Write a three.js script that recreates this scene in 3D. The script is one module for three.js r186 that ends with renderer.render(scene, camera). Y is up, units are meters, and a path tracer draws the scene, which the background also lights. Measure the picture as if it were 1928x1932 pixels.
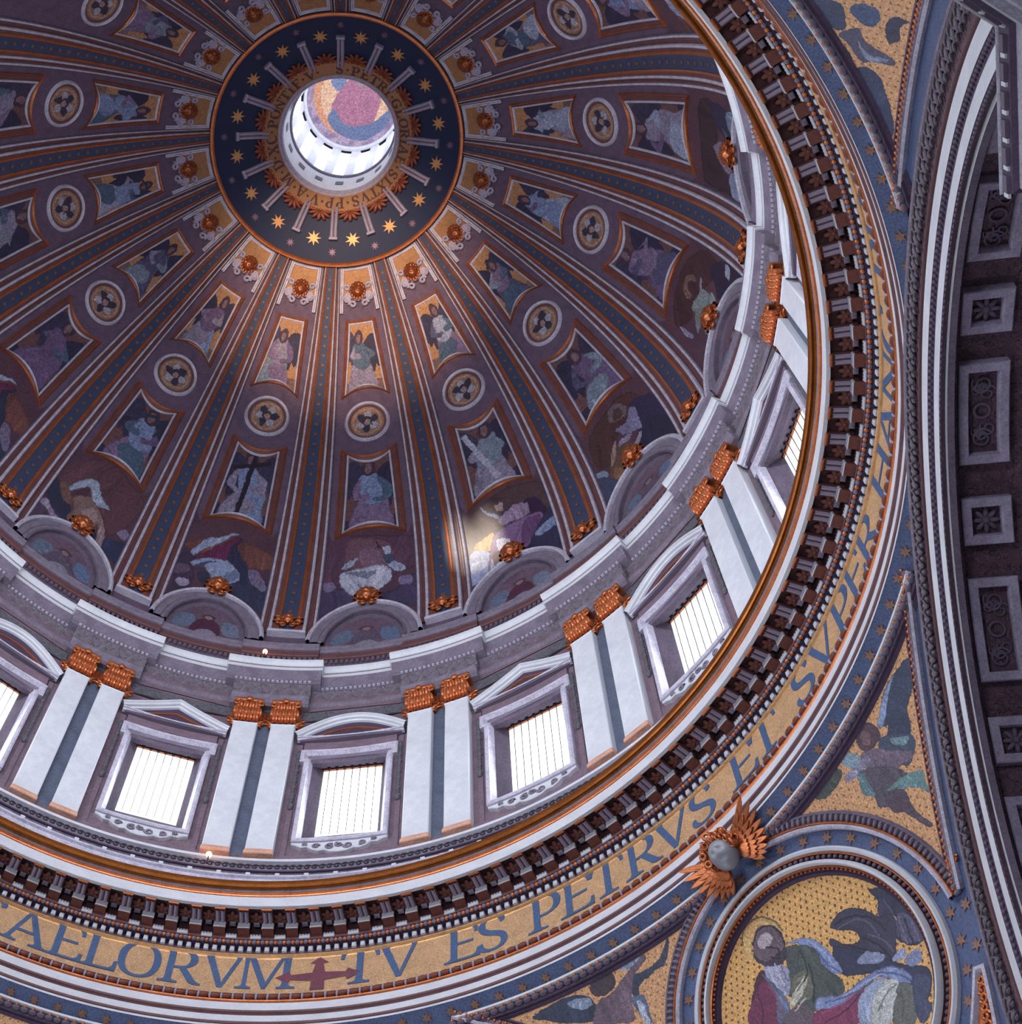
import * as THREE from 'three';
import { mergeGeometries, toCreasedNormals } from 'three/addons/utils/BufferGeometryUtils.js';
import { FontLoader } from 'three/addons/loaders/FontLoader.js';
import { RectAreaLightUniformsLib } from 'three/addons/lights/RectAreaLightUniformsLib.js';

// ---------------------------------------------------------------- camera, sky, sun, exposure
const D = Math.PI / 180, V3 = (x, y, z) => new THREE.Vector3(x, y, z);
const scene = new THREE.Scene();
const renderer = new THREE.WebGLRenderer({ antialias: true });
renderer.toneMapping = THREE.LinearToneMapping;
renderer.toneMappingExposure = 1.0;
renderer.shadowMap.enabled = true;
RectAreaLightUniformsLib.init();
const FOCAL = 3199.665, W0 = 1928, H0 = 1932;                       // focal length in pixels of the whole frame
const camera = new THREE.PerspectiveCamera(2 * Math.atan(H0 / 2 / FOCAL) / D, W0 / H0, 0.1, 400);
{
  const yaw = -0.5088267, pitch = 1.2038746, roll = 0.3501744;
  const f = V3(Math.sin(yaw) * Math.cos(pitch), Math.sin(pitch), -Math.cos(yaw) * Math.cos(pitch));
  const r = V3(Math.cos(yaw), 0, Math.sin(yaw)), u = r.clone().cross(f);
  camera.position.set(9.93655, 1.2775, 15.98987);
  camera.up.copy(r.clone().multiplyScalar(-Math.sin(roll)).addScaledVector(u, Math.cos(roll)));
  camera.lookAt(camera.position.clone().add(f));
  camera.setViewOffset(W0, H0, W0 / 2 - 437.705, H0 / 2 - 880.236, W0, H0);   // the photograph is an off-centre crop
  camera.updateProjectionMatrix();
}
scene.background = new THREE.Color().setRGB(2.6, 2.8, 3.2);         // bright hazy sky, seen only through the lantern's open casements
const SUN_AZ = 17.0, SUN_SLOPE = 1.28;                              // the sun stands opposite, steep enough to fall through the lantern
const sun = new THREE.DirectionalLight(new THREE.Color(1, 0.86, 0.7), 14);
{
  const hit = V3(21.2 * Math.sin(SUN_AZ * D), 90, -21.2 * Math.cos(SUN_AZ * D));
  sun.target.position.copy(hit);
  sun.position.copy(hit).add(V3(-60 * Math.sin(SUN_AZ * D), 60 * SUN_SLOPE, 60 * Math.cos(SUN_AZ * D)));
  sun.castShadow = true; sun.shadow.radius = 4.5; sun.shadow.mapSize.set(4096, 4096);
  Object.assign(sun.shadow.camera, { left: -30, right: 30, top: 30, bottom: -30, near: 1, far: 180 });
  sun.name = 'sun'; scene.add(sun, sun.target);
}
const WINDOW_LIGHT = (az) => 30 * (0.42 + 1.5 * Math.pow(Math.max(0, Math.cos((az - 197) * D)), 2));   // panes on the sunny side glow brighter
const DAY = new THREE.Color().setRGB(0.86, 0.91, 1.0);
const LANTERN_LIGHT = 2.2, NAVE_LIGHT = 15;

// ---------------------------------------------------------------- small helpers
let seedState = 12345;
const rnd = () => { seedState = (seedState + 0x6d2b79f5) | 0; let t = Math.imul(seedState ^ (seedState >>> 15), 1 | seedState); t = (t + Math.imul(t ^ (t >>> 7), 61 | t)) ^ t; return ((t ^ (t >>> 14)) >>> 0) / 4294967296; };
const reseed = (n) => { seedState = n * 7919 + 17; };
const taken = {};
const numbered = (n) => { const k = taken[n] ?? 0; taken[n] = k + 1; return k ? n + '_' + String(k).padStart(3, '0') : n; };
function mesh(name, geo, mat, parent) { const m = new THREE.Mesh(geo, mat); m.name = name; m.castShadow = m.receiveShadow = true; if (parent) parent.add(m); return m; }
function group(name, parent) { const g = new THREE.Group(); g.name = name; (parent ?? scene).add(g); return g; }
function thing(name, label, category, grp) { const g = new THREE.Group(); g.name = numbered(name); g.userData = { label, category }; if (grp) g.userData.group = grp; scene.add(g); return g; }
function structure(name, label) { const g = new THREE.Group(); g.name = name; g.userData = { kind: 'structure' }; if (label) g.userData.label = label; scene.add(g); return g; }
const ORD = ['zeroth', 'first', 'second', 'third', 'fourth', 'fifth', 'sixth', 'seventh', 'eighth'];
const P = (az, r, y) => V3(r * Math.sin(az * D), y, -r * Math.cos(az * D));
const RC = -15.835, RA = 37.4435, YC = 82.5934;                     // the dome's meridian: an arc whose centre lies beyond the axis
const domeR = (t, h = 0) => RC + (RA + 0.3 - h) * Math.cos(t * D), domeY = (t, h = 0) => YC + (RA + 0.3 - h) * Math.sin(t * D);
// surfaces: p(u, v, h) gives a point, s(u, v) metres per unit of u and v; h stands proud of the surface, towards the inside of the church
const domeSurf = (az0) => ({ p: (u, v, h) => P(az0 + u, domeR(v, h), domeY(v, h)), s: (u, v) => [domeR(v) * D, RA * D] });
const cylSurf = (R, az0) => ({ p: (u, v, h) => P(az0 + u, R - h, v), s: () => [R * D, 1] });
const RHO = 26.0, YS = 34.2;                                       // pendentive sphere
const sphSurf = { p: (u, v, h) => V3((RHO - h) * Math.cos(v * D) * Math.sin(u * D), YS + (RHO - h) * Math.sin(v * D), -(RHO - h) * Math.cos(v * D) * Math.cos(u * D)), s: (u, v) => [RHO * Math.cos(v * D) * D, RHO * D] };
function sphDisc(az, el) {                                          // metric disc coordinates about one point of the sphere
  const n = V3(Math.cos(el * D) * Math.sin(az * D), Math.sin(el * D), -Math.cos(el * D) * Math.cos(az * D)), ex = V3(Math.cos(az * D), 0, Math.sin(az * D)), ey = ex.clone().cross(n); if (ey.y < 0) ey.negate();
  const p = (x, y, h) => { const d = Math.hypot(x, y), th = d / RHO, q = n.clone().multiplyScalar(Math.cos(th)); if (d > 1e-9) q.addScaledVector(ex, Math.sin(th) * x / d).addScaledVector(ey, Math.sin(th) * y / d); return q.multiplyScalar(RHO - h).add(V3(0, YS, 0)); };
  const inv = (X) => { const q = X.clone().sub(V3(0, YS, 0)).normalize(), th = Math.acos(Math.min(1, q.dot(n))), a = q.dot(ex), b = q.dot(ey), k = th * RHO / (Math.hypot(a, b) || 1); return [a * k, b * k]; };
  return { p, s: () => [1, 1], inv };
}
const planeSurf = (o, ex, ey, n) => ({ p: (u, v, h) => o.clone().addScaledVector(ex, u).addScaledVector(ey, v).addScaledVector(n, h), s: () => [1, 1] });
function build(pos, uv, idx, crease = 0.6) {
  let g = new THREE.BufferGeometry();
  g.setAttribute('position', new THREE.Float32BufferAttribute(pos, 3)); g.setAttribute('uv', new THREE.Float32BufferAttribute(uv, 2)); g.setIndex(idx);
  g = g.toNonIndexed();
  if (crease > 0) g = toCreasedNormals(g, crease); else g.computeVertexNormals();
  return g;
}
// a grid of f(s, t) -> Vector3; uv runs 0..1 or in metres when given
function grid(f, ns, nt, uvf, crease = 0.6) {
  const pos = [], uv = [], idx = [];
  for (let j = 0; j <= nt; j++) for (let i = 0; i <= ns; i++) { const q = f(i / ns, j / nt); pos.push(q.x, q.y, q.z); const w = uvf ? uvf(i / ns, j / nt) : [i / ns, j / nt]; uv.push(w[0], w[1]); }
  for (let j = 0; j < nt; j++) for (let i = 0; i < ns; i++) { const a = j * (ns + 1) + i, b = a + 1, c = a + ns + 1, d = c + 1; idx.push(a, b, d, a, d, c); }
  return build(pos, uv, idx, crease);
}
// sweeps a profile of [offset, height] pairs along a loop on a surface, mitred at the corners
function sweep(loop, prof, surf, closed = false, crease = 0.6) {
  const n = loop.length, m = prof.length, pos = [], uv = [], idx = [];
  const seg = []; let len = 0;
  for (let i = 0; i < (closed ? n : n - 1); i++) {
    const a = loop[i], b = loop[(i + 1) % n], s = surf.s((a[0] + b[0]) / 2, (a[1] + b[1]) / 2), dx = (b[0] - a[0]) * s[0], dy = (b[1] - a[1]) * s[1], l = Math.hypot(dx, dy) || 1e-9;
    seg.push([dy / l, -dx / l, l]);
  }
  const rows = closed ? n + 1 : n;
  for (let r = 0; r < rows; r++) {
    const i = r % n, A = closed ? seg[(i - 1 + n) % n] : seg[Math.max(0, i - 1)], B = closed ? seg[i] : seg[Math.min(seg.length - 1, i)];
    let nx = A[0] + B[0], ny = A[1] + B[1], l = Math.hypot(nx, ny) || 1; nx /= l; ny /= l;
    const k = 1 / Math.max(0.35, nx * B[0] + ny * B[1]), s = surf.s(loop[i][0], loop[i][1]);
    if (r) len += seg[r - 1][2];
    let pl = 0;
    for (let j = 0; j < m; j++) {
      if (j) pl += Math.hypot(prof[j][0] - prof[j - 1][0], prof[j][1] - prof[j - 1][1]);
      const q = surf.p(loop[i][0] + nx * k * prof[j][0] / s[0], loop[i][1] + ny * k * prof[j][0] / s[1], prof[j][1]);
      pos.push(q.x, q.y, q.z); uv.push(len, pl);
    }
  }
  for (let r = 0; r < rows - 1; r++) for (let j = 0; j < m - 1; j++) { const a = r * m + j, b = a + 1, c = a + m, d = c + 1; idx.push(a, c, d, a, d, b); }
  return build(pos, uv, idx, crease);
}
// fills a loop that is star-shaped about c; uv spans the box [u0, v0, u1, v1]
function fill(loop, surf, h, c, box, rings = 5) {
  const n = loop.length;
  if (!c) { c = [0, 0]; for (const q of loop) { c[0] += q[0] / n; c[1] += q[1] / n; } }
  if (!box) { box = [1e9, 1e9, -1e9, -1e9]; for (const q of loop) { box[0] = Math.min(box[0], q[0]); box[1] = Math.min(box[1], q[1]); box[2] = Math.max(box[2], q[0]); box[3] = Math.max(box[3], q[1]); } }
  const pos = [], uv = [], idx = [], H = typeof h === 'function' ? h : () => h;
  for (let r = 0; r <= rings; r++) for (let i = 0; i <= n; i++) {
    const q = loop[i % n], u = c[0] + (q[0] - c[0]) * r / rings, v = c[1] + (q[1] - c[1]) * r / rings, w = surf.p(u, v, H(r / rings));
    pos.push(w.x, w.y, w.z); uv.push((u - box[0]) / (box[2] - box[0]), (v - box[1]) / (box[3] - box[1]));
  }
  for (let r = 0; r < rings; r++) for (let i = 0; i < n; i++) { const a = r * (n + 1) + i, b = a + 1, e = a + n + 1, f = e + 1; if (r) idx.push(a, b, f); idx.push(a, f, e); }
  return build(pos, uv, idx, 0.8);
}
// joins loops of equal length, one per profile point: loopOf(offset) gives the loop, prof lists [offset, height]
function loft(loopOf, prof, surf) {
  const m = prof.length, L = prof.map((q) => loopOf(q[0])), n = L[0].length, pos = [], uv = [], idx = [];
  for (let i = 0; i <= n; i++) for (let j = 0; j < m; j++) { const q = L[j][i % n], w = surf.p(q[0], q[1], prof[j][1]); pos.push(w.x, w.y, w.z); uv.push(i * 0.45, j * 0.1); }
  for (let i = 0; i < n; i++) for (let j = 0; j < m - 1; j++) { const a = i * m + j, b = a + 1, c = a + m, d = c + 1; idx.push(a, c, d, a, d, b); }
  return build(pos, uv, idx, 0.6);
}
// splits a polyline so that it follows a curved surface
function dense(loop, closed, step, surf) {
  const o = [], n = loop.length;
  for (let i = 0; i < (closed ? n : n - 1); i++) {
    const a = loop[i], b = loop[(i + 1) % n], s = surf.s(a[0], a[1]), l = Math.hypot((b[0] - a[0]) * s[0], (b[1] - a[1]) * s[1]), k = Math.max(1, Math.ceil(l / step));
    for (let j = 0; j < k; j++) o.push([a[0] + (b[0] - a[0]) * j / k, a[1] + (b[1] - a[1]) * j / k]);
  }
  if (!closed) o.push(loop[n - 1].slice());
  return o;
}
const arcPts = (cx, cy, rx, ry, a0, a1, n) => Array.from({ length: n + 1 }, (_, i) => { const a = (a0 + (a1 - a0) * i / n) * D; return [cx + rx * Math.cos(a), cy + ry * Math.sin(a)]; });
const ellipse = (cx, cy, rx, ry, n) => arcPts(cx, cy, rx, ry, 0, 360, n).slice(0, n);
// a solid of revolution about the dome's axis between two azimuths
function revolve(prof, a0, a1, n, uvScale = 1) {
  let L = [0]; for (let j = 1; j < prof.length; j++) L.push(L[j - 1] + Math.hypot(prof[j][0] - prof[j - 1][0], prof[j][1] - prof[j - 1][1]));
  const m = prof.length, pos = [], uv = [], idx = [];
  for (let i = 0; i <= n; i++) { const az = a0 + (a1 - a0) * i / n; for (let j = 0; j < m; j++) { const q = P(az, prof[j][0], prof[j][1]); pos.push(q.x, q.y, q.z); uv.push(az * D * 20.7 * uvScale, L[j] * uvScale); } }
  for (let i = 0; i < n; i++) for (let j = 0; j < m - 1; j++) { const a = i * m + j, b = a + 1, c = a + m, d = c + 1; idx.push(a, c, d, a, d, b); }
  return build(pos, uv, idx, 0.45);
}
// flat cap that closes the end of a revolved or swept profile
function capAt(prof, az) {
  const c = prof.map((q) => new THREE.Vector2(q[0], q[1])), tri = THREE.ShapeUtils.triangulateShape(c, []), pos = [], uv = [];
  for (const t of tri) for (const k of t) { const q = P(az, c[k].x, c[k].y); pos.push(q.x, q.y, q.z); uv.push(c[k].x, c[k].y); }
  const g = new THREE.BufferGeometry(); g.setAttribute('position', new THREE.Float32BufferAttribute(pos, 3)); g.setAttribute('uv', new THREE.Float32BufferAttribute(uv, 2)); g.computeVertexNormals();
  return g;
}
// box on a surface: u0..u1, v0..v1, from height h0 to h1, chamfered by e metres
function slab(surf, u0, u1, v0, v1, h0, h1, e = 0.03, nu = 2, nv = 2) {
  const s = surf.s((u0 + u1) / 2, (v0 + v1) / 2), eu = e / s[0], ev = e / s[1];
  const ring = (du, dv, h) => dense([[u0 + du, v0 + dv], [u1 - du, v0 + dv], [u1 - du, v1 - dv], [u0 + du, v1 - dv]], true, 1e9, surf).map((q) => surf.p(q[0], q[1], h));
  const pos = [], uv = [], idx = [], R = [ring(0, 0, h0), ring(0, 0, h1 - e), ring(eu, ev, h1)];
  for (const r of R) r.forEach((q, i) => { pos.push(q.x, q.y, q.z); uv.push(i, R.indexOf(r)); });
  for (let k = 0; k < 2; k++) for (let i = 0; i < 4; i++) { const a = k * 4 + i, b = k * 4 + (i + 1) % 4, c = a + 4, d = b + 4; idx.push(a, b, d, a, d, c); }
  const sides = build(pos, uv, idx, 0.3);
  const top = grid((x, y) => surf.p(u0 + eu + (u1 - u0 - 2 * eu) * x, v0 + ev + (v1 - v0 - 2 * ev) * y, h1), nu, nv, (x, y) => [x * (u1 - u0) * s[0], y * (v1 - v0) * s[1]]);
  return mergeGeometries([sides, top]);
}
// places a geometry built around the origin (x right, y up, z out) at a point of a surface
function place(geo, surf, u, v, h = 0, k = 1, spin = 0) {
  const m = matrixAt(surf, u, v, h, k, spin); return geo.clone().applyMatrix4(m);
}
function matrixAt(surf, u, v, h = 0, k = 1, spin = 0) {
  const s = surf.s(u, v), o = surf.p(u, v, h), x = surf.p(u + 0.01 / s[0], v, h).sub(o).normalize(), z = surf.p(u, v, h + 0.01).sub(o).normalize(), y = z.clone().cross(x).normalize();
  x.copy(y.clone().cross(z));
  return new THREE.Matrix4().makeBasis(x, y, z).setPosition(o).multiply(new THREE.Matrix4().makeRotationZ(spin)).multiply(new THREE.Matrix4().makeScale(k, k, k));
}
function putAt(m, surf, u, v, h = 0, k = 1, spin = 0) { matrixAt(surf, u, v, h, k, spin).decompose(m.position, m.quaternion, m.scale); return m; }
function starGeo(points, r0, r1, thick) {
  const s = new THREE.Shape();
  for (let i = 0; i < points * 2; i++) { const a = Math.PI / 2 + i * Math.PI / points, r = i % 2 ? r1 : r0; i ? s.lineTo(r * Math.cos(a), r * Math.sin(a)) : s.moveTo(r * Math.cos(a), r * Math.sin(a)); }
  s.closePath();
  return strip(new THREE.ExtrudeGeometry(s, { depth: thick, bevelEnabled: false }));
}
const strip = (g) => { const q = g.index ? g.toNonIndexed() : g; for (const k of Object.keys(q.attributes)) if (!['position', 'normal', 'uv'].includes(k)) q.deleteAttribute(k); return q; };
const join = (list) => mergeGeometries(list.map(strip));

// ---------------------------------------------------------------- textures and materials
function canvasOf(w, h, draw) { const c = document.createElement('canvas'); c.width = w; c.height = h; draw(c.getContext('2d'), w, h); return c; }
function texOf(c, srgb = true, wrap = true) { const t = new THREE.CanvasTexture(c); if (srgb) t.colorSpace = THREE.SRGBColorSpace; if (wrap) t.wrapS = t.wrapT = THREE.RepeatWrapping; t.magFilter = THREE.LinearFilter; return t; }
function noiseCanvas(size, base, layers, seed) {                    // tileable value noise, several scales
  reseed(seed); const f = new Float32Array(size * size).fill(base);
  for (const [cells, amp] of layers) {
    const g = Float32Array.from({ length: cells * cells }, () => rnd() - 0.5);
    for (let y = 0; y < size; y++) for (let x = 0; x < size; x++) {
      const fx = x / size * cells, fy = y / size * cells, ix = Math.floor(fx), iy = Math.floor(fy); let a = fx - ix, b = fy - iy; a = a * a * (3 - 2 * a); b = b * b * (3 - 2 * b);
      const q = (i, j) => g[((j + cells) % cells) * cells + ((i + cells) % cells)];
      f[y * size + x] += amp * ((q(ix, iy) * (1 - a) + q(ix + 1, iy) * a) * (1 - b) + (q(ix, iy + 1) * (1 - a) + q(ix + 1, iy + 1) * a) * b);
    }
  }
  return f;
}
function noiseTex(size, base, layers, seed, tint = [1, 1, 1], repeat = 1) {
  const f = noiseCanvas(size, base, layers, seed), d = new Uint8Array(size * size * 4);
  for (let i = 0; i < size * size; i++) { for (let c = 0; c < 3; c++) d[i * 4 + c] = Math.max(0, Math.min(255, 255 * (1 + (f[i] - 1) * tint[c]))); d[i * 4 + 3] = 255; }
  const t = new THREE.DataTexture(d, size, size); t.wrapS = t.wrapT = THREE.RepeatWrapping; t.magFilter = THREE.LinearFilter; t.minFilter = THREE.LinearMipmapLinearFilter; t.colorSpace = THREE.SRGBColorSpace; t.repeat.set(repeat, repeat); t.needsUpdate = true; return t;
}
const grain = noiseTex(256, 0.9, [[8, 0.12], [32, 0.14], [128, 0.22]], 3, [1, 1, 1], 0.35);
const marble = noiseTex(512, 0.93, [[4, 0.04], [12, 0.045], [48, 0.04], [160, 0.04]], 5, [1, 1, 0.9], 0.25);
const tesserae = noiseTex(256, 0.85, [[6, 0.1], [64, 0.22], [128, 0.3]], 9, [1, 1, 1], 0.5);
const reliefTex = (() => {                                          // carved foliage: fine relief, its lights and darks also used as colour
  const c = canvasOf(256, 256, (x, w, h) => { x.fillStyle = '#aaa'; x.fillRect(0, 0, w, h); reseed(21); for (let i = 0; i < 420; i++) { const px = rnd() * w, py = rnd() * h, r = 4 + rnd() * 13, v = Math.floor(105 + rnd() * 140); x.strokeStyle = `rgb(${v},${v},${v})`; x.lineWidth = 2 + rnd() * 3; for (const ox of [-w, 0, w]) for (const oy of [-h, 0, h]) { x.beginPath(); x.arc(px + ox, py + oy, r, rnd() * 6, rnd() * 6 + 3); x.stroke(); } } });
  return c;
})();
const reliefBump = texOf(reliefTex, false); reliefBump.repeat.set(0.7, 0.7);
const carvedTone = (() => { const c = canvasOf(256, 256, (x, w, h) => { x.drawImage(reliefTex, 0, 0); }); const t = texOf(c); t.repeat.set(0.7, 0.7); return t; })();  // light and shade of the carving laid into the colour map
const M = {};
function mat(name, color, rough, extra = {}) { const m = new THREE.MeshStandardMaterial({ color, roughness: rough, metalness: 0, ...extra }); m.name = name; M[name] = m; return m; }
mat('marble', '#dddfe5', 0.45, { map: marble });
mat('whiteStucco', '#c9c4d6', 0.6, { map: grain });
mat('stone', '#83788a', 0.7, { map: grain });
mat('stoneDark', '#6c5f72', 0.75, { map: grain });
mat('carved', '#a396a6', 0.75, { map: carvedTone, bumpMap: reliefBump, bumpScale: 0.06 });
mat('carvedDark', '#86667a', 0.8, { map: carvedTone, bumpMap: reliefBump, bumpScale: 0.06 });
mat('relief', '#8f8c99', 0.7, { map: carvedTone, bumpMap: reliefBump, bumpScale: 0.08 });
mat('field', '#67536a', 0.8, { map: grain, bumpMap: reliefBump, bumpScale: 0.02 });
mat('wall', '#7f6a78', 0.7, { map: grain });
mat('slate', '#626b80', 0.6, { map: grain });
mat('copper', '#d07a4c', 0.36, { metalness: 0.7, map: grain });
mat('brown', '#6e474a', 0.6, { map: grain });
mat('gold', '#c08f5c', 0.4, { metalness: 0.55, map: grain });
mat('goldGround', '#bb8a62', 0.5, { metalness: 0.25, map: tesserae });
mat('blueBand', '#3d4a6c', 0.6, { map: tesserae });
mat('blueMosaic', '#5c6b95', 0.6, { map: tesserae });
mat('night', '#15264e', 0.65, { map: tesserae });
mat('tan', '#d8ab7d', 0.55, { map: tesserae });
mat('letterBlue', '#46628f', 0.6, { map: tesserae });
mat('crossRed', '#7c3c4e', 0.6, { map: tesserae });
mat('lipBrown', '#b0672c', 0.34, { metalness: 0.75, map: grain });
mat('umber', '#5c3a40', 0.75, { map: grain });
mat('redBead', '#7a3a26', 0.5, { metalness: 0.3, map: grain });
mat('redPanel', '#7c4a42', 0.7, { map: grain });
mat('lilac', '#a9a0b8', 0.65, { map: grain });
mat('purple', '#4c3a54', 0.7, { map: grain });
mat('iron', '#2b2a33', 0.6);
mat('silver', '#8e8f99', 0.5, { metalness: 0.25 });
mat('floorStone', '#b9b0ac', 0.5, { map: marble });
mat('pinkStone', '#e2ab92', 0.55, { map: grain });
mat('plaster', '#a8a6b4', 0.8, { map: grain });
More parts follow.
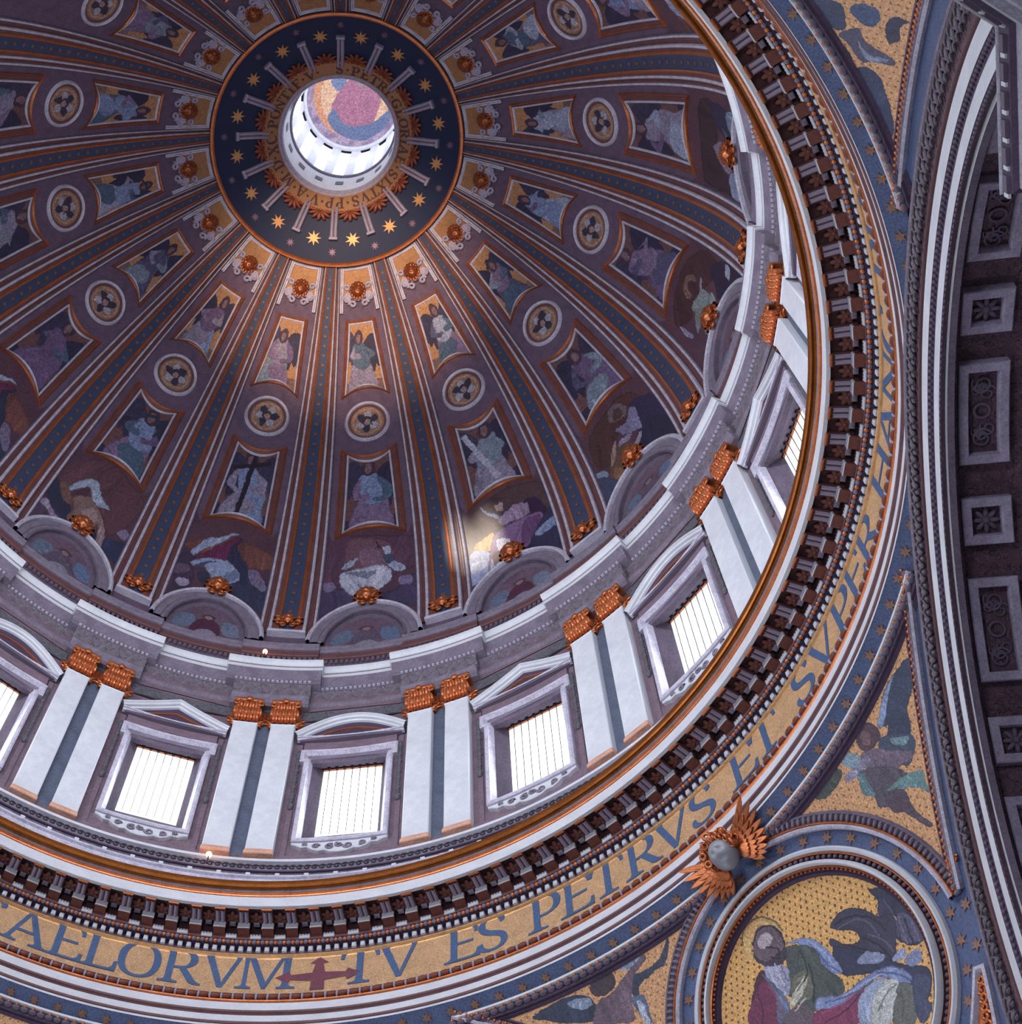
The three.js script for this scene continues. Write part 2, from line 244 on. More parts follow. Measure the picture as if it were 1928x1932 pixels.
// outlines of the mosaic figures, in thousandths of their fields
const PAINT = {
  f1: [['#3a2c44', [50, 628, 14, 467, 23, 351, 140, 319, 212, 474, 234, 617, 48, 741]], ['#6e4038', [19, 291, 372, 149, 647, 159, 959, 224, 965, 339, 714, 351, 448, 328, 145, 328]], ['#5c4660', [22, 539, 19, 477, 106, 441, 177, 484, 110, 534]], ['#2c3350', [496, 319, 698, 304, 760, 414, 1001, 474, 1016, 681, 862, 679, 645, 597, 589, 576, 530, 546]], ['#8e86a0', [71, 589, 132, 555, 218, 579, 162, 627, 99, 624]], ['#67607e', [748, 376, 833, 364, 965, 478, 928, 523, 798, 458]], ['#232a48', [467, 246, 563, 153, 614, 145, 575, 217, 674, 308, 748, 376, 757, 485, 680, 477, 562, 356]], ['#8394b0', [121, 334, 223, 210, 378, 162, 467, 117, 560, 111, 489, 137, 395, 202, 256, 281, 158, 355]], ['#5e1d44', [166, 373, 317, 267, 466, 179, 556, 135, 589, 148, 509, 219, 496, 319, 400, 338, 251, 357]], ['#7d8fac', [148, 419, 276, 356, 448, 328, 555, 338, 654, 400, 677, 467, 592, 513, 574, 569, 403, 606, 373, 560, 397, 491, 308, 429, 211, 443]], ['#3d4966', [195, 437, 300, 380, 405, 352, 308, 399, 285, 435]], ['#5d6e8e', [502, 469, 600, 389, 664, 429, 586, 494, 496, 522]], ['#2a2f4a', [250, 475, 331, 455, 389, 504, 362, 563, 289, 538]]],
  f2: [['#54344a', [14, 63, 1017, 132, 1019, 352, 40, 426]], ['#6a4652', [273, 86, 658, 116, 753, 272, 581, 325, 265, 301]], ['#3d3556', [5, 502, 257, 469, 471, 523, 750, 517, 1027, 401, 1038, 712, 590, 594, 20, 744]], ['#6d6380', [28, 425, 109, 407, 151, 465, 61, 493]], ['#6d6384', [798, 428, 917, 428, 939, 490, 820, 489]], ['#765468', [380, 180, 480, 152, 593, 189, 642, 249, 630, 302, 422, 292]], ['#3c2436', [556, 115, 618, 165, 581, 170]], ['#8498a8', [204, 298, 261, 255, 370, 225, 347, 259, 254, 309]], ['#97a6bc', [631, 166, 707, 171, 718, 213, 680, 235]], ['#8a9ab2', [679, 290, 777, 293, 872, 354, 823, 384, 739, 353]], ['#3b4760', [630, 238, 730, 232, 753, 272, 691, 300, 655, 268]], ['#a3abba', [197, 344, 411, 309, 581, 297, 679, 317, 726, 379, 702, 443, 586, 505, 529, 528, 482, 514, 543, 569, 439, 569, 296, 510, 207, 438]], ['#6a7488', [256, 337, 413, 337, 533, 338, 581, 334, 487, 390, 415, 384]], ['#5d667c', [371, 428, 445, 481, 528, 509, 495, 535, 421, 480]], ['#bac0cc', [581, 315, 654, 342, 630, 396, 561, 454, 513, 440, 558, 369]]],
  f3: [['#4c3538', [106, 120, 559, 42, 863, 103, 990, 180, 968, 371, 567, 378, 312, 312, 71, 364]], ['#27284a', [601, 531, 783, 399, 988, 392, 980, 726, 681, 634]], ['#6d84a6', [735, 495, 802, 462, 961, 454, 993, 516, 902, 534, 779, 527]], ['#8d9cb8', [49, 408, 214, 431, 269, 545, 246, 601, 10, 669]], ['#aab8cc', [47, 490, 186, 505, 189, 559, 48, 564]], ['#c58a48', [96, 372, 312, 312, 324, 418, 263, 448]], ['#2d1638', [721, 205, 856, 233, 924, 338, 901, 391, 790, 381, 732, 313]], ['#7a5a84', [314, 353, 478, 312, 728, 322, 877, 380, 726, 480, 649, 553, 490, 547, 298, 471, 220, 602, 221, 527]], ['#8a7490', [422, 230, 610, 190, 741, 224, 732, 313, 524, 299, 428, 293]], ['#5e3a66', [693, 338, 845, 386, 690, 506, 601, 531, 612, 407]], ['#4a343c', [444, 100, 582, 120, 601, 177, 492, 196, 423, 151]], ['#9a7e7c', [404, 125, 491, 126, 483, 182, 416, 169]], ['#8498b0', [246, 84, 288, 126, 394, 190, 419, 239, 362, 199, 269, 140]], ['#c4c4dc', [346, 385, 471, 422, 462, 503, 390, 528, 339, 465]], ['#9fb0c6', [303, 569, 405, 577, 401, 663, 307, 614]]],
  f0: [['#5a3840', [56, 349, 205, 106, 443, 12, 840, 96, 972, 169, 884, 415, 754, 496, 556, 347, 285, 354, 134, 396]], ['#262e48', [-7, 485, 36, 362, 113, 408, 291, 467, 368, 563, 323, 638, 143, 582]], ['#4a3a50', [-13, 767, 23, 588, 163, 569, 333, 632, 174, 735]], ['#8a7e96', [21, 602, 66, 547, 176, 585, 339, 640, 260, 653, 126, 617]], ['#263050', [595, 554, 723, 534, 950, 497, 1005, 452, 1023, 668, 860, 663, 683, 600]], ['#756884', [851, 452, 900, 398, 983, 417, 939, 479]], ['#8a9cae', [185, 365, 244, 275, 336, 203, 430, 200, 519, 266, 643, 305, 662, 329, 494, 345, 364, 267, 216, 382]], ['#4c2c38', [251, 385, 378, 282, 397, 339, 275, 394]], ['#7a6058', [282, 402, 418, 328, 569, 363, 704, 464, 691, 527, 622, 471, 626, 537, 494, 574, 394, 596, 325, 564, 348, 480]], ['#957c76', [433, 456, 520, 376, 608, 433, 559, 504]], ['#8c7470', [640, 417, 744, 501, 769, 626, 694, 595, 667, 494]], ['#6c4c44', [95, 372, 161, 356, 298, 439, 237, 475, 141, 438]]],
  f4: [['#4a2c2a', [143, 125, 636, 72, 830, 184, 746, 225, 454, 277, 246, 419, 79, 365]], ['#2c2748', [708, 194, 957, 296, 989, 469, 1002, 789, 656, 668, 549, 550, 637, 401]], ['#1e2440', [721, 383, 941, 518, 948, 719, 636, 650, 589, 539]], ['#6f6e8e', [436, 242, 564, 265, 673, 210, 735, 250, 696, 373, 686, 420, 618, 385, 500, 333, 448, 283]], ['#7a7488', [377, 347, 434, 336, 559, 359, 496, 395, 376, 388]], ['#8a7f92', [522, 460, 614, 426, 654, 438, 581, 487, 530, 534, 486, 508]], ['#5c4030', [296, 371, 481, 394, 482, 493, 384, 546, 309, 596, 174, 557, 174, 462]], ['#8a7468', [318, 324, 369, 319, 271, 427, 207, 433]], ['#7c5a3a', [238, 476, 336, 551, 309, 596, 188, 557]], ['#5f5254', [463, 84, 576, 92, 655, 163, 607, 223, 468, 192, 416, 144]], ['#4a3234', [511, 118, 588, 143, 579, 200, 481, 180]], ['#6b8098', [31, 394, 105, 413, 151, 476, 84, 492, 33, 436]], ['#33405c', [43, 443, 204, 579, 135, 657, 5, 647]]],
  f5: [['#46282c', [346, 80, 723, 87, 933, 239, 893, 400, 743, 398, 489, 273, 296, 308, 125, 197]], ['#28203e', [825, 347, 958, 484, 960, 714, 933, 759, 647, 542, 663, 480]], ['#6e5048', [486, 127, 624, 136, 650, 205, 615, 227, 578, 172, 517, 171, 463, 236, 414, 198]], ['#74837e', [385, 268, 546, 299, 597, 303, 603, 399, 529, 417, 429, 397, 367, 325]], ['#7f9090', [624, 417, 606, 477, 555, 542, 478, 537, 449, 468, 536, 427]], ['#677872', [367, 325, 429, 397, 322, 424, 224, 424]], ['#72827e', [415, 418, 536, 427, 478, 537, 369, 584, 291, 540, 309, 472]], ['#8c8a98', [678, 264, 668, 279, 597, 303, 592, 281]], ['#8e98a6', [948, 499, 943, 555, 839, 592, 857, 529]], ['#7c7c94', [153, 231, 181, 394, 146, 387, 123, 296]]],
  f6: [['#3a2630', [802, 152, 872, 314, 545, 331, 423, 268, 219, 400, 81, 658, 54, 235, 191, 139]], ['#2a2c48', [859, 298, 825, 479, 698, 450, 508, 550, 447, 483, 581, 389, 704, 304]], ['#6a7c90', [803, 474, 829, 618, 760, 682, 574, 640, 472, 560, 592, 503, 701, 465]], ['#7a6c7c', [423, 268, 492, 325, 519, 421, 425, 411, 342, 405, 284, 472, 229, 428, 320, 337]], ['#4a5a72', [634, 397, 573, 471, 407, 600, 384, 698, 305, 531, 406, 479]], ['#7588a0', [213, 442, 295, 531, 344, 695, 119, 656, 58, 626, 47, 502, 118, 456]]],
  med: [['#2c2c46', [879, 299, 932, 336, 966, 397, 990, 510, 963, 585, 905, 584, 857, 513, 905, 454, 854, 400, 882, 352]], ['#33304a', [668, 292, 726, 279, 795, 312, 847, 394, 898, 448, 843, 530, 795, 578, 706, 484, 630, 372, 640, 329, 682, 394, 738, 412, 729, 364, 680, 322]], ['#4a4664', [921, 449, 971, 533, 947, 591, 882, 554, 876, 519]], ['#2b2c4a', [635, 365, 757, 507, 822, 601, 896, 684, 850, 760, 761, 743, 730, 573, 603, 469]], ['#70789a', [685, 466, 741, 468, 783, 519, 757, 537, 682, 484]], ['#7c84a4', [797, 560, 848, 554, 864, 578, 831, 589]], ['#6c7498', [838, 595, 905, 599, 894, 643, 845, 631]], ['#c89a58', [343, 92, 387, 64, 451, 73, 489, 114, 496, 151, 467, 158, 414, 106, 358, 134, 332, 186, 317, 143]], ['#4a2030', [314, 243, 354, 283, 311, 410, 241, 418, 183, 375]], ['#6a2448', [266, 297, 330, 285, 355, 394, 307, 466, 183, 375]], ['#6d7cae', [487, 225, 563, 262, 597, 324, 611, 396, 607, 463, 555, 411, 552, 338, 525, 266]], ['#424a48', [465, 239, 525, 266, 566, 319, 557, 393, 587, 476, 563, 525, 442, 509, 393, 452, 383, 385, 426, 309]], ['#5e5c50', [434, 345, 491, 360, 462, 447, 401, 439, 390, 391]], ['#a4a090', [370, 405, 433, 394, 484, 384, 426, 419, 371, 435]], ['#8a8aa8', [355, 234, 396, 255, 430, 302, 392, 372, 345, 376, 337, 291]], ['#55607e', [329, 254, 342, 284, 364, 381, 348, 438, 285, 450, 332, 347]], ['#5c4c58', [375, 127, 419, 99, 467, 127, 489, 176, 470, 232, 417, 242, 367, 233, 344, 185]], ['#9a8c94', [390, 138, 428, 133, 450, 165, 412, 186, 378, 170]], ['#3a2c40', [346, 166, 371, 226, 470, 232, 442, 271, 391, 262, 345, 216]], ['#5a4a58', [324, 440, 378, 441, 424, 486, 409, 542, 300, 461]], ['#6877a8', [468, 471, 563, 525, 688, 538, 783, 578, 827, 654, 791, 672, 725, 579, 647, 563, 541, 557, 442, 509]], ['#7a2a50', [442, 509, 541, 557, 651, 557, 602, 595, 552, 652, 409, 542]], ['#808cae', [595, 590, 665, 569, 739, 590, 676, 616, 594, 685, 559, 657]], ['#a4a6a4', [653, 617, 730, 602, 772, 637, 704, 716, 657, 735, 601, 691]], ['#5a5c58', [763, 649, 808, 696, 741, 803, 671, 746]], ['#39405e', [830, 666, 885, 713, 834, 766, 831, 801, 769, 825, 767, 767]]],
  medL: [['#6a6684', [912, 460, 897, 507, 882, 554]], ['#1e1e34', [928, 484, 913, 531, 902, 573]], ['#6a6684', [946, 505, 933, 549, 930, 586]], ['#1e1e34', [967, 509, 960, 553, 955, 588]], ['#55506e', [902, 371, 905, 454, 869, 513]], ['#1c1c30', [685, 301, 749, 309, 831, 385, 841, 459]], ['#57526e', [686, 322, 763, 336, 807, 384, 806, 459]], ['#1c1c30', [753, 423, 794, 489, 797, 560]], ['#605a78', [776, 423, 815, 477, 822, 542]], ['#1c1c30', [668, 383, 729, 454, 790, 524]], ['#8a8a74', [429, 367, 459, 365, 487, 367]], ['#d6d2c2', [392, 397, 433, 385, 470, 373]], ['#d6d2c2', [369, 419, 408, 405, 442, 399]], ['#c8c4b4', [369, 454, 397, 445, 428, 440]], ['#24302c', [512, 346, 487, 427, 445, 472]], ['#24302c', [511, 285, 502, 359, 461, 386]], ['#9aa8d0', [559, 268, 587, 337, 595, 418]], ['#4a5888', [566, 319, 569, 392, 603, 454]], ['#9aa8d0', [556, 535, 679, 550, 792, 596]], ['#44527e', [488, 506, 587, 554, 688, 568]], ['#44527e', [720, 555, 790, 613, 814, 672]], ['#c6cad0', [644, 629, 703, 609, 765, 631]], ['#6a7070', [644, 668, 704, 639, 753, 640]], ['#c6cad0', [641, 712, 703, 686, 739, 667]], ['#4e5454', [762, 667, 741, 726, 704, 763]], ['#a04870', [452, 526, 522, 552, 598, 553]], ['#4e1834', [449, 563, 530, 587, 619, 570]], ['#4e1834', [273, 303, 260, 372, 227, 407]], ['#9a4a6a', [328, 304, 333, 377, 310, 429]], ['#241a2a', [364, 139, 393, 110, 432, 105, 471, 130, 487, 179, 471, 223]], ['#241a2a', [402, 184, 421, 192, 431, 207]], ['#b8a8a8', [418, 139, 438, 151, 444, 171]], ['#241a2a', [438, 212, 440, 234, 429, 238]], ['#241a2a', [399, 227, 411, 243, 428, 250]], ['#70503a', [327, 110, 342, 80, 395, 54, 453, 70, 490, 113, 499, 175]], ['#b8b8cc', [369, 245, 355, 284, 360, 338]], ['#b8b8cc', [396, 255, 387, 299, 383, 346]], ['#6a6a88', [415, 276, 405, 313, 406, 344]]],
  ang1: [['#2f3754', [560, 325, 653, 289, 751, 290, 847, 316, 766, 385, 675, 411, 603, 473, 533, 396, 569, 373, 537, 347]], ['#6f82a4', [551, 330, 649, 292, 747, 292, 668, 310, 557, 357]], ['#39445c', [501, 371, 538, 393, 603, 473, 583, 516, 507, 537, 465, 473, 457, 401]], ['#4a3440', [460, 260, 517, 284, 533, 342, 501, 371, 448, 361, 412, 323]], ['#6c4c54', [466, 287, 493, 315, 457, 347, 438, 321]], ['#645268', [395, 335, 455, 371, 489, 426, 550, 508, 532, 536, 468, 503, 405, 532, 340, 517, 293, 456, 366, 387]], ['#75708c', [278, 325, 361, 344, 410, 356, 404, 384, 293, 361]], ['#6f8898', [328, 265, 361, 281, 391, 330, 352, 350, 316, 313]], ['#5f7f88', [532, 412, 590, 473, 552, 475, 522, 434]], ['#4f7078', [334, 363, 358, 393, 293, 456, 285, 422]], ['#587c80', [356, 537, 449, 547, 517, 593, 486, 646, 467, 597, 399, 568]], ['#38403c', [211, 239, 282, 258, 279, 308, 220, 304, 159, 286, 143, 266]], ['#4c4454', [323, 371, 396, 413, 450, 484, 467, 558, 381, 542, 335, 568, 288, 525, 306, 471]], ['#4f7078', [323, 371, 339, 391, 318, 469, 294, 472, 300, 411]], ['#56787c', [350, 510, 399, 521, 475, 552, 506, 601, 475, 670, 452, 608, 394, 540]], ['#4c3c4c', [329, 525, 377, 537, 409, 577, 382, 652, 388, 751, 364, 737, 342, 627, 311, 587]], ['#38403c', [131, 267, 186, 265, 266, 270, 294, 297, 242, 319, 155, 305]]],
  ang2: [['#28304a', [122, 295, 214, 282, 313, 288, 385, 323, 407, 389, 388, 434, 268, 394, 165, 329]], ['#6a7c94', [291, 305, 382, 329, 388, 366, 327, 357]], ['#2e364e', [554, 339, 628, 337, 692, 343, 755, 322, 820, 268, 768, 356, 705, 364, 671, 373, 620, 387, 587, 425]], ['#3a2c38', [422, 273, 465, 260, 524, 276, 526, 319, 491, 349, 433, 347, 404, 312]], ['#604a5c', [417, 367, 486, 360, 559, 328, 672, 278, 690, 301, 611, 342, 559, 424, 536, 507, 459, 486, 364, 440]], ['#6f82a0', [568, 278, 634, 264, 681, 275, 632, 298, 586, 301]], ['#4a5a7c', [561, 418, 614, 432, 615, 493, 600, 557, 569, 497]], ['#9aa4ba', [580, 441, 599, 465, 595, 554, 572, 525]]],
  ang3: [['#2b3656', [727, 191, 670, 356, 628, 379, 564, 328, 578, 282, 637, 245]], ['#33456c', [622, 401, 626, 461, 589, 514, 554, 500, 535, 444, 562, 410]], ['#2c3050', [558, 197, 559, 268, 503, 281, 451, 284, 447, 240, 488, 200]], ['#453f5a', [552, 291, 547, 384, 491, 383, 400, 454, 384, 429, 416, 369, 432, 312, 497, 304]], ['#2c2c48', [524, 505, 543, 561, 513, 613, 499, 561, 459, 524, 466, 475]], ['#6d7898', [505, 352, 446, 363, 406, 431, 406, 389, 435, 342]], ['#2a3458', [396, 238, 407, 321, 354, 353, 269, 336, 178, 304, 137, 266, 223, 252, 305, 237]], ['#566684', [396, 238, 393, 270, 334, 257, 293, 243, 340, 234]]],
};
// ---------------------------------------------------------------- pictures in mosaic (flat print)
// roughens flat paint into mosaic: wavering outlines, uneven tesserae
function rough(x, w, h, amp, seed, jitter = 0.3, tile = 4) {
  const src = x.getImageData(0, 0, w, h), out = x.createImageData(w, h), a = src.data, b = out.data, n = 256, A = noiseCanvas(n, 0, [[16, 1], [48, 0.7]], seed), B = noiseCanvas(n, 0, [[16, 1], [48, 0.7]], seed + 1), J = new Float32Array(4096); reseed(seed + 2); for (let i = 0; i < 4096; i++) J[i] = 1 + jitter * (rnd() + rnd() - 1);
  for (let y = 0; y < h; y++) for (let p = 0; p < w; p++) {
    const k = (y % n) * n + (p % n), sx = Math.max(0, Math.min(w - 1, Math.round(p + amp * 2.4 * A[k]))), sy = Math.max(0, Math.min(h - 1, Math.round(y + amp * 2.4 * B[k]))), o = (y * w + p) * 4, s = (sy * w + sx) * 4, t = J[(Math.floor((p + 3 * A[k]) / tile) * 37 + Math.floor((y + 3 * B[k]) / tile) * 101) & 4095];
    for (let c = 0; c < 3; c++) b[o + c] = Math.max(0, Math.min(255, a[s + c] * t)); b[o + 3] = 255;
  }
  x.putImageData(out, 0, 0);
}
function speckle(x, w, h, n, seed) { if (w * h > 200000 || w === 512) rough(x, w, h, w > 1500 && h <= 512 ? 1.6 : w === h ? 2 : 3, seed + 500, 0.22); reseed(seed); for (let i = 0; i < n; i++) { const v = rnd(); x.fillStyle = v < 0.5 ? `rgba(0,0,0,${0.05 + rnd() * 0.1})` : `rgba(255,240,220,${0.03 + rnd() * 0.07})`; const s = 1 + rnd() * 2.5; x.fillRect(rnd() * w, rnd() * h, s, s); } }
function blob(x, pts, col, k = 1, ox = 0, oy = 0) {                 // smooth closed outline through the midpoints of a polygon
  const q = []; for (let i = 0; i < pts.length; i += 2) q.push([ox + pts[i] * k, oy + pts[i + 1] * k]);
  x.fillStyle = col; x.beginPath(); spline(x, q); x.fill();
}
function spline(x, q) {
  const n = q.length, T = 0.16; x.moveTo(q[0][0], q[0][1]);
  for (let i = 0; i < n; i++) { const p0 = q[(i - 1 + n) % n], p1 = q[i], p2 = q[(i + 1) % n], p3 = q[(i + 2) % n]; x.bezierCurveTo(p1[0] + (p2[0] - p0[0]) * T, p1[1] + (p2[1] - p0[1]) * T, p2[0] - (p3[0] - p1[0]) * T, p2[1] - (p3[1] - p1[1]) * T, p2[0], p2[1]); }
  x.closePath(); x.fill();
}
function lighten(hex, f) { const c = [1, 3, 5].map((i) => parseInt(hex.slice(i, i + 2), 16)); return '#' + c.map((v) => Math.max(0, Math.min(255, Math.round(v * f))).toString(16).padStart(2, '0')).join(''); }
function folds(x, pts, col, k, ox, oy, n, seed) {                   // drapery: strokes of darker and paler tesserae inside an outline
  reseed(seed); x.save(); const q = []; for (let i = 0; i < pts.length; i += 2) q.push([ox + pts[i] * k, oy + pts[i + 1] * k]);
  x.beginPath(); spline(x, q); x.closePath(); x.clip();
  let x0 = 1e9, y0 = 1e9, x1 = -1e9, y1 = -1e9; for (const p of q) { x0 = Math.min(x0, p[0]); x1 = Math.max(x1, p[0]); y0 = Math.min(y0, p[1]); y1 = Math.max(y1, p[1]); }
  const w = x1 - x0, h = y1 - y0, big = Math.max(w, h), slant = (rnd() - 0.5) * 1.6;
  for (let i = 0; i < n * 3; i++) { const px = x0 + rnd() * w, py = y0 + rnd() * h, l = big * (0.12 + rnd() * 0.3), dx = (slant + (rnd() - 0.5) * 0.8) * l; x.strokeStyle = lighten(col, rnd() < 0.56 ? 0.42 + rnd() * 0.42 : 1.15 + rnd() * 0.55); x.globalAlpha = 0.3 + rnd() * 0.45; x.lineWidth = 0.8 + rnd() * rnd() * big * 0.1; x.lineCap = 'round'; x.beginPath(); x.moveTo(px, py); x.quadraticCurveTo(px + dx, py + l / 2, px + dx * 0.5, py + l); x.stroke(); }
  x.globalAlpha = 0.55; x.strokeStyle = lighten(col, 0.6); x.lineWidth = Math.max(1, big * 0.022); x.beginPath(); spline(x, q); x.stroke();
  x.restore();
}
const greyer = (hex, f) => { const c = [1, 3, 5].map((i) => parseInt(hex.slice(i, i + 2), 16)), m = (c[0] + c[1] + c[2]) / 3; return '#' + c.map((v) => Math.round(v + (m - v) * f).toString(16).padStart(2, '0')).join(''); };
function paintScene(x, list, k, ox, oy, bright, seed) { list.forEach(([c, p], i) => { const col = lighten(greyer(c, 0.22), bright); blob(x, p, col, k, ox, oy); folds(x, p, col, k, ox, oy, 16, seed + i); }); }
// a standing or seated angel of the upper rows
function angel(x, ox, oy, w, h, seed, o) {
  reseed(seed); const R = (a, b) => a + (b - a) * rnd(), robes = ['#7d8fae', '#98a2b4', '#6a5878', '#4c6276', '#7c6a86', '#8a8496', '#54526e', '#7a8a96'], pick = () => robes[Math.floor(rnd() * robes.length)];
  const params = [R(0.42, 0.58), R(-0.1, 0.1), R(0.17, 0.26), R(0.4, 0.56), R(-0.12, 0.12), pick(), pick(), pick(), pick()], [cx, lean, hy, arm, hip, c1, c2, c3, c4] = params, f = rnd() < 0.5 ? 1 : -1;
  x.save(); x.beginPath(); x.rect(ox, oy, w, h); x.clip(); x.fillStyle = o.ground; x.fillRect(ox, oy, w, h);
  let sd = seed * 31; const Z = o.zoom ?? 1.22, X = (v) => { const u = 0.5 + (v - 0.5) * Z; return f > 0 ? u : 1 - u; }, S = (pts, c) => { const q = []; for (let i = 0; i < pts.length; i += 2) q.push(X(pts[i]) * w, (0.62 + (pts[i + 1] - 0.62) * (1 + (Z - 1) * 0.6)) * h); blob(x, q, c, 1, ox, oy); folds(x, q, c, 1, ox, oy, 9, sd++); };
  S([-0.1, 0.86, 0.2, 0.78, 0.5, 0.86, 0.8, 0.8, 1.1, 0.84, 1.1, 1.1, -0.1, 1.1], o.dark);
  S([cx - 0.04, 0.34, cx - 0.24, 0.2, cx - 0.44, 0.26, cx - 0.46, 0.44, cx - 0.38, 0.62, cx - 0.3, 0.58, cx - 0.26, 0.68, cx - 0.14, 0.56], '#2e2c46'); S([cx + 0.06, 0.34, cx + 0.26, 0.16, cx + 0.42, 0.24, cx + 0.44, 0.42, cx + 0.36, 0.56, cx + 0.3, 0.52, cx + 0.2, 0.6], '#38344e');
  S([cx - 0.18 + hip, 0.54, cx + 0.04 + hip, 0.5, cx + 0.2 + hip, 0.56, cx + 0.3, 0.74, cx + 0.34, 0.9, cx + 0.2, 1.0, cx - 0.1, 0.96, cx - 0.3, 1.0, cx - 0.28, 0.8], c1);
  S([cx - 0.2, 0.66, cx + 0.05, 0.62, cx + 0.2, 0.72, cx + 0.05, 0.84, cx - 0.18, 0.94, cx - 0.3, 0.84], c3);
  S([cx - 0.13 + lean, 0.33, cx + 0.02 + lean, 0.3, cx + 0.17 + lean, 0.34, cx + 0.2 + hip, 0.56, cx + hip, 0.64, cx - 0.2 + hip, 0.57], c2);
  S([cx - 0.12 + lean, 0.34, cx - 0.26, 0.42, cx - 0.3, arm, cx - 0.08, arm + 0.06, cx - 0.02, arm + 0.01, cx - 0.17, arm - 0.02], c4);
  S([cx + 0.14 + lean, 0.35, cx + 0.28, 0.44, cx + 0.26, arm + 0.02, cx + 0.04, arm + 0.02, cx + 0.06, arm - 0.04, cx + 0.17, arm - 0.05], c3);
  S([cx - 0.09 + lean, hy - 0.01, cx + lean, hy - 0.06, cx + 0.1 + lean, hy - 0.01, cx + 0.12 + lean, hy + 0.08, cx + 0.03 + lean, hy + 0.13, cx - 0.08 + lean, hy + 0.1], '#43323f');
  S([cx - 0.03 + lean, hy + 0.01, cx + 0.05 + lean, hy + 0.0, cx + 0.07 + lean, hy + 0.07, cx + 0.02 + lean, hy + 0.11, cx - 0.03 + lean, hy + 0.07], '#7f6468');
  if (o.attribute === 1) { x.fillStyle = '#a9aebb'; x.save(); x.translate(ox + w * 0.25, oy + h * 0.3); x.rotate(-0.3); x.fillRect(-w * 0.06, -h * 0.2, w * 0.12, h * 0.75); x.restore(); }
  if (o.attribute === 2) { x.strokeStyle = '#241c2c'; x.lineWidth = w * 0.1; x.beginPath(); x.moveTo(ox + w * 0.1, oy + h * 0.3); x.lineTo(ox + w * 0.85, oy + h * 0.14); x.moveTo(ox + w * 0.5, oy + h * 0.06); x.lineTo(ox + w * 0.42, oy + h * 0.9); x.stroke(); }
  if (o.attribute === 3) { x.strokeStyle = '#2a3648'; x.lineWidth = w * 0.06; x.beginPath(); x.ellipse(ox + w * 0.55, oy + h * 0.35, w * 0.26, h * 0.2, 0.4, 3.4, 6.2); x.stroke(); }
  x.restore();
}
const NB = 16, GOLDS = '#8a5a3e';
const upperTex = texOf(canvasOf(2048, 512, (x) => { for (let i = 0; i < 16; i++) angel(x, i * 128, 0, 128, 256, 40 + i, { ground: '#b08358', dark: '#7c5c50', attribute: i % 5 === 4 ? 3 : 0 }); for (let i = 0; i < 16; i++) angel(x, i * 128, 256, 128, 256, 90 + i, { ground: '#684a48', dark: '#332b42', zoom: 1.35, attribute: i === 3 ? 1 : i === 1 ? 2 : i === 0 ? 3 : 0 }); speckle(x, 2048, 512, 26000, 7); }), true, false);
const roundTex = texOf(canvasOf(512, 128, (x) => { for (let i = 0; i < 4; i++) {
  const cx = i * 128 + 64, cy = 64; x.fillStyle = '#8a6858'; x.fillRect(i * 128, 0, 128, 128); x.strokeStyle = '#a98a7a'; x.lineWidth = 5; x.beginPath(); x.arc(cx, cy, 52, 0, 7); x.stroke();
  for (let w = 0; w < 6; w++) { const q = (w * 60 + 15 * i) * D, c = w % 2 ? '#2c2a40' : '#9a98a8', pt = (r, t) => [cx + r * Math.cos(q + t), cy + r * Math.sin(q + t)]; const p = [pt(10, -0.6), pt(34, -0.28), pt(46, 0.12), pt(36, 0.5), pt(22, 0.75)].flat(); blob(x, p, c); folds(x, p, c, 1, 0, 0, 3, 40 + w + i * 9); }
  x.fillStyle = '#33293a'; x.beginPath(); x.arc(cx, cy - 2, 19, 0, 7); x.fill(); x.fillStyle = '#9c7c76'; x.beginPath(); x.ellipse(cx + 1, cy + 3, 11, 13, 0, 0, 7); x.fill(); x.fillStyle = '#3e3038'; x.fillRect(cx - 5, cy - 1, 4, 3); x.fillRect(cx + 3, cy - 1, 4, 3); x.fillRect(cx - 3, cy + 9, 7, 2);
} speckle(x, 512, 128, 5000, 8); }), true, false);
const FIG = 512, figTex = texOf(canvasOf(2048, 1024, (x) => {
  for (let i = 0; i < 8; i++) {
    const ox = (i % 4) * FIG, oy = Math.floor(i / 4) * FIG; x.save(); x.beginPath(); x.rect(ox, oy, FIG, FIG); x.clip();
    x.fillStyle = '#5e4250'; x.fillRect(ox, oy, FIG, FIG);
    for (let j = 0; j < 60; j++) { reseed(i * 100 + j); x.fillStyle = ['rgba(110,70,70,.12)', 'rgba(60,44,66,.14)', 'rgba(130,84,66,.1)'][j % 3]; x.beginPath(); x.ellipse(ox + rnd() * FIG, oy + rnd() * FIG, 20 + rnd() * 60, 15 + rnd() * 40, rnd() * 3, 0, 7); x.fill(); }
    paintScene(x, PAINT['f' + (i < 7 ? i : 1)], FIG / 1000, ox, oy, 1.2, 300 + i * 20); x.restore();
  }
  speckle(x, 2048, 1024, 40000, 10);
}), true, false);
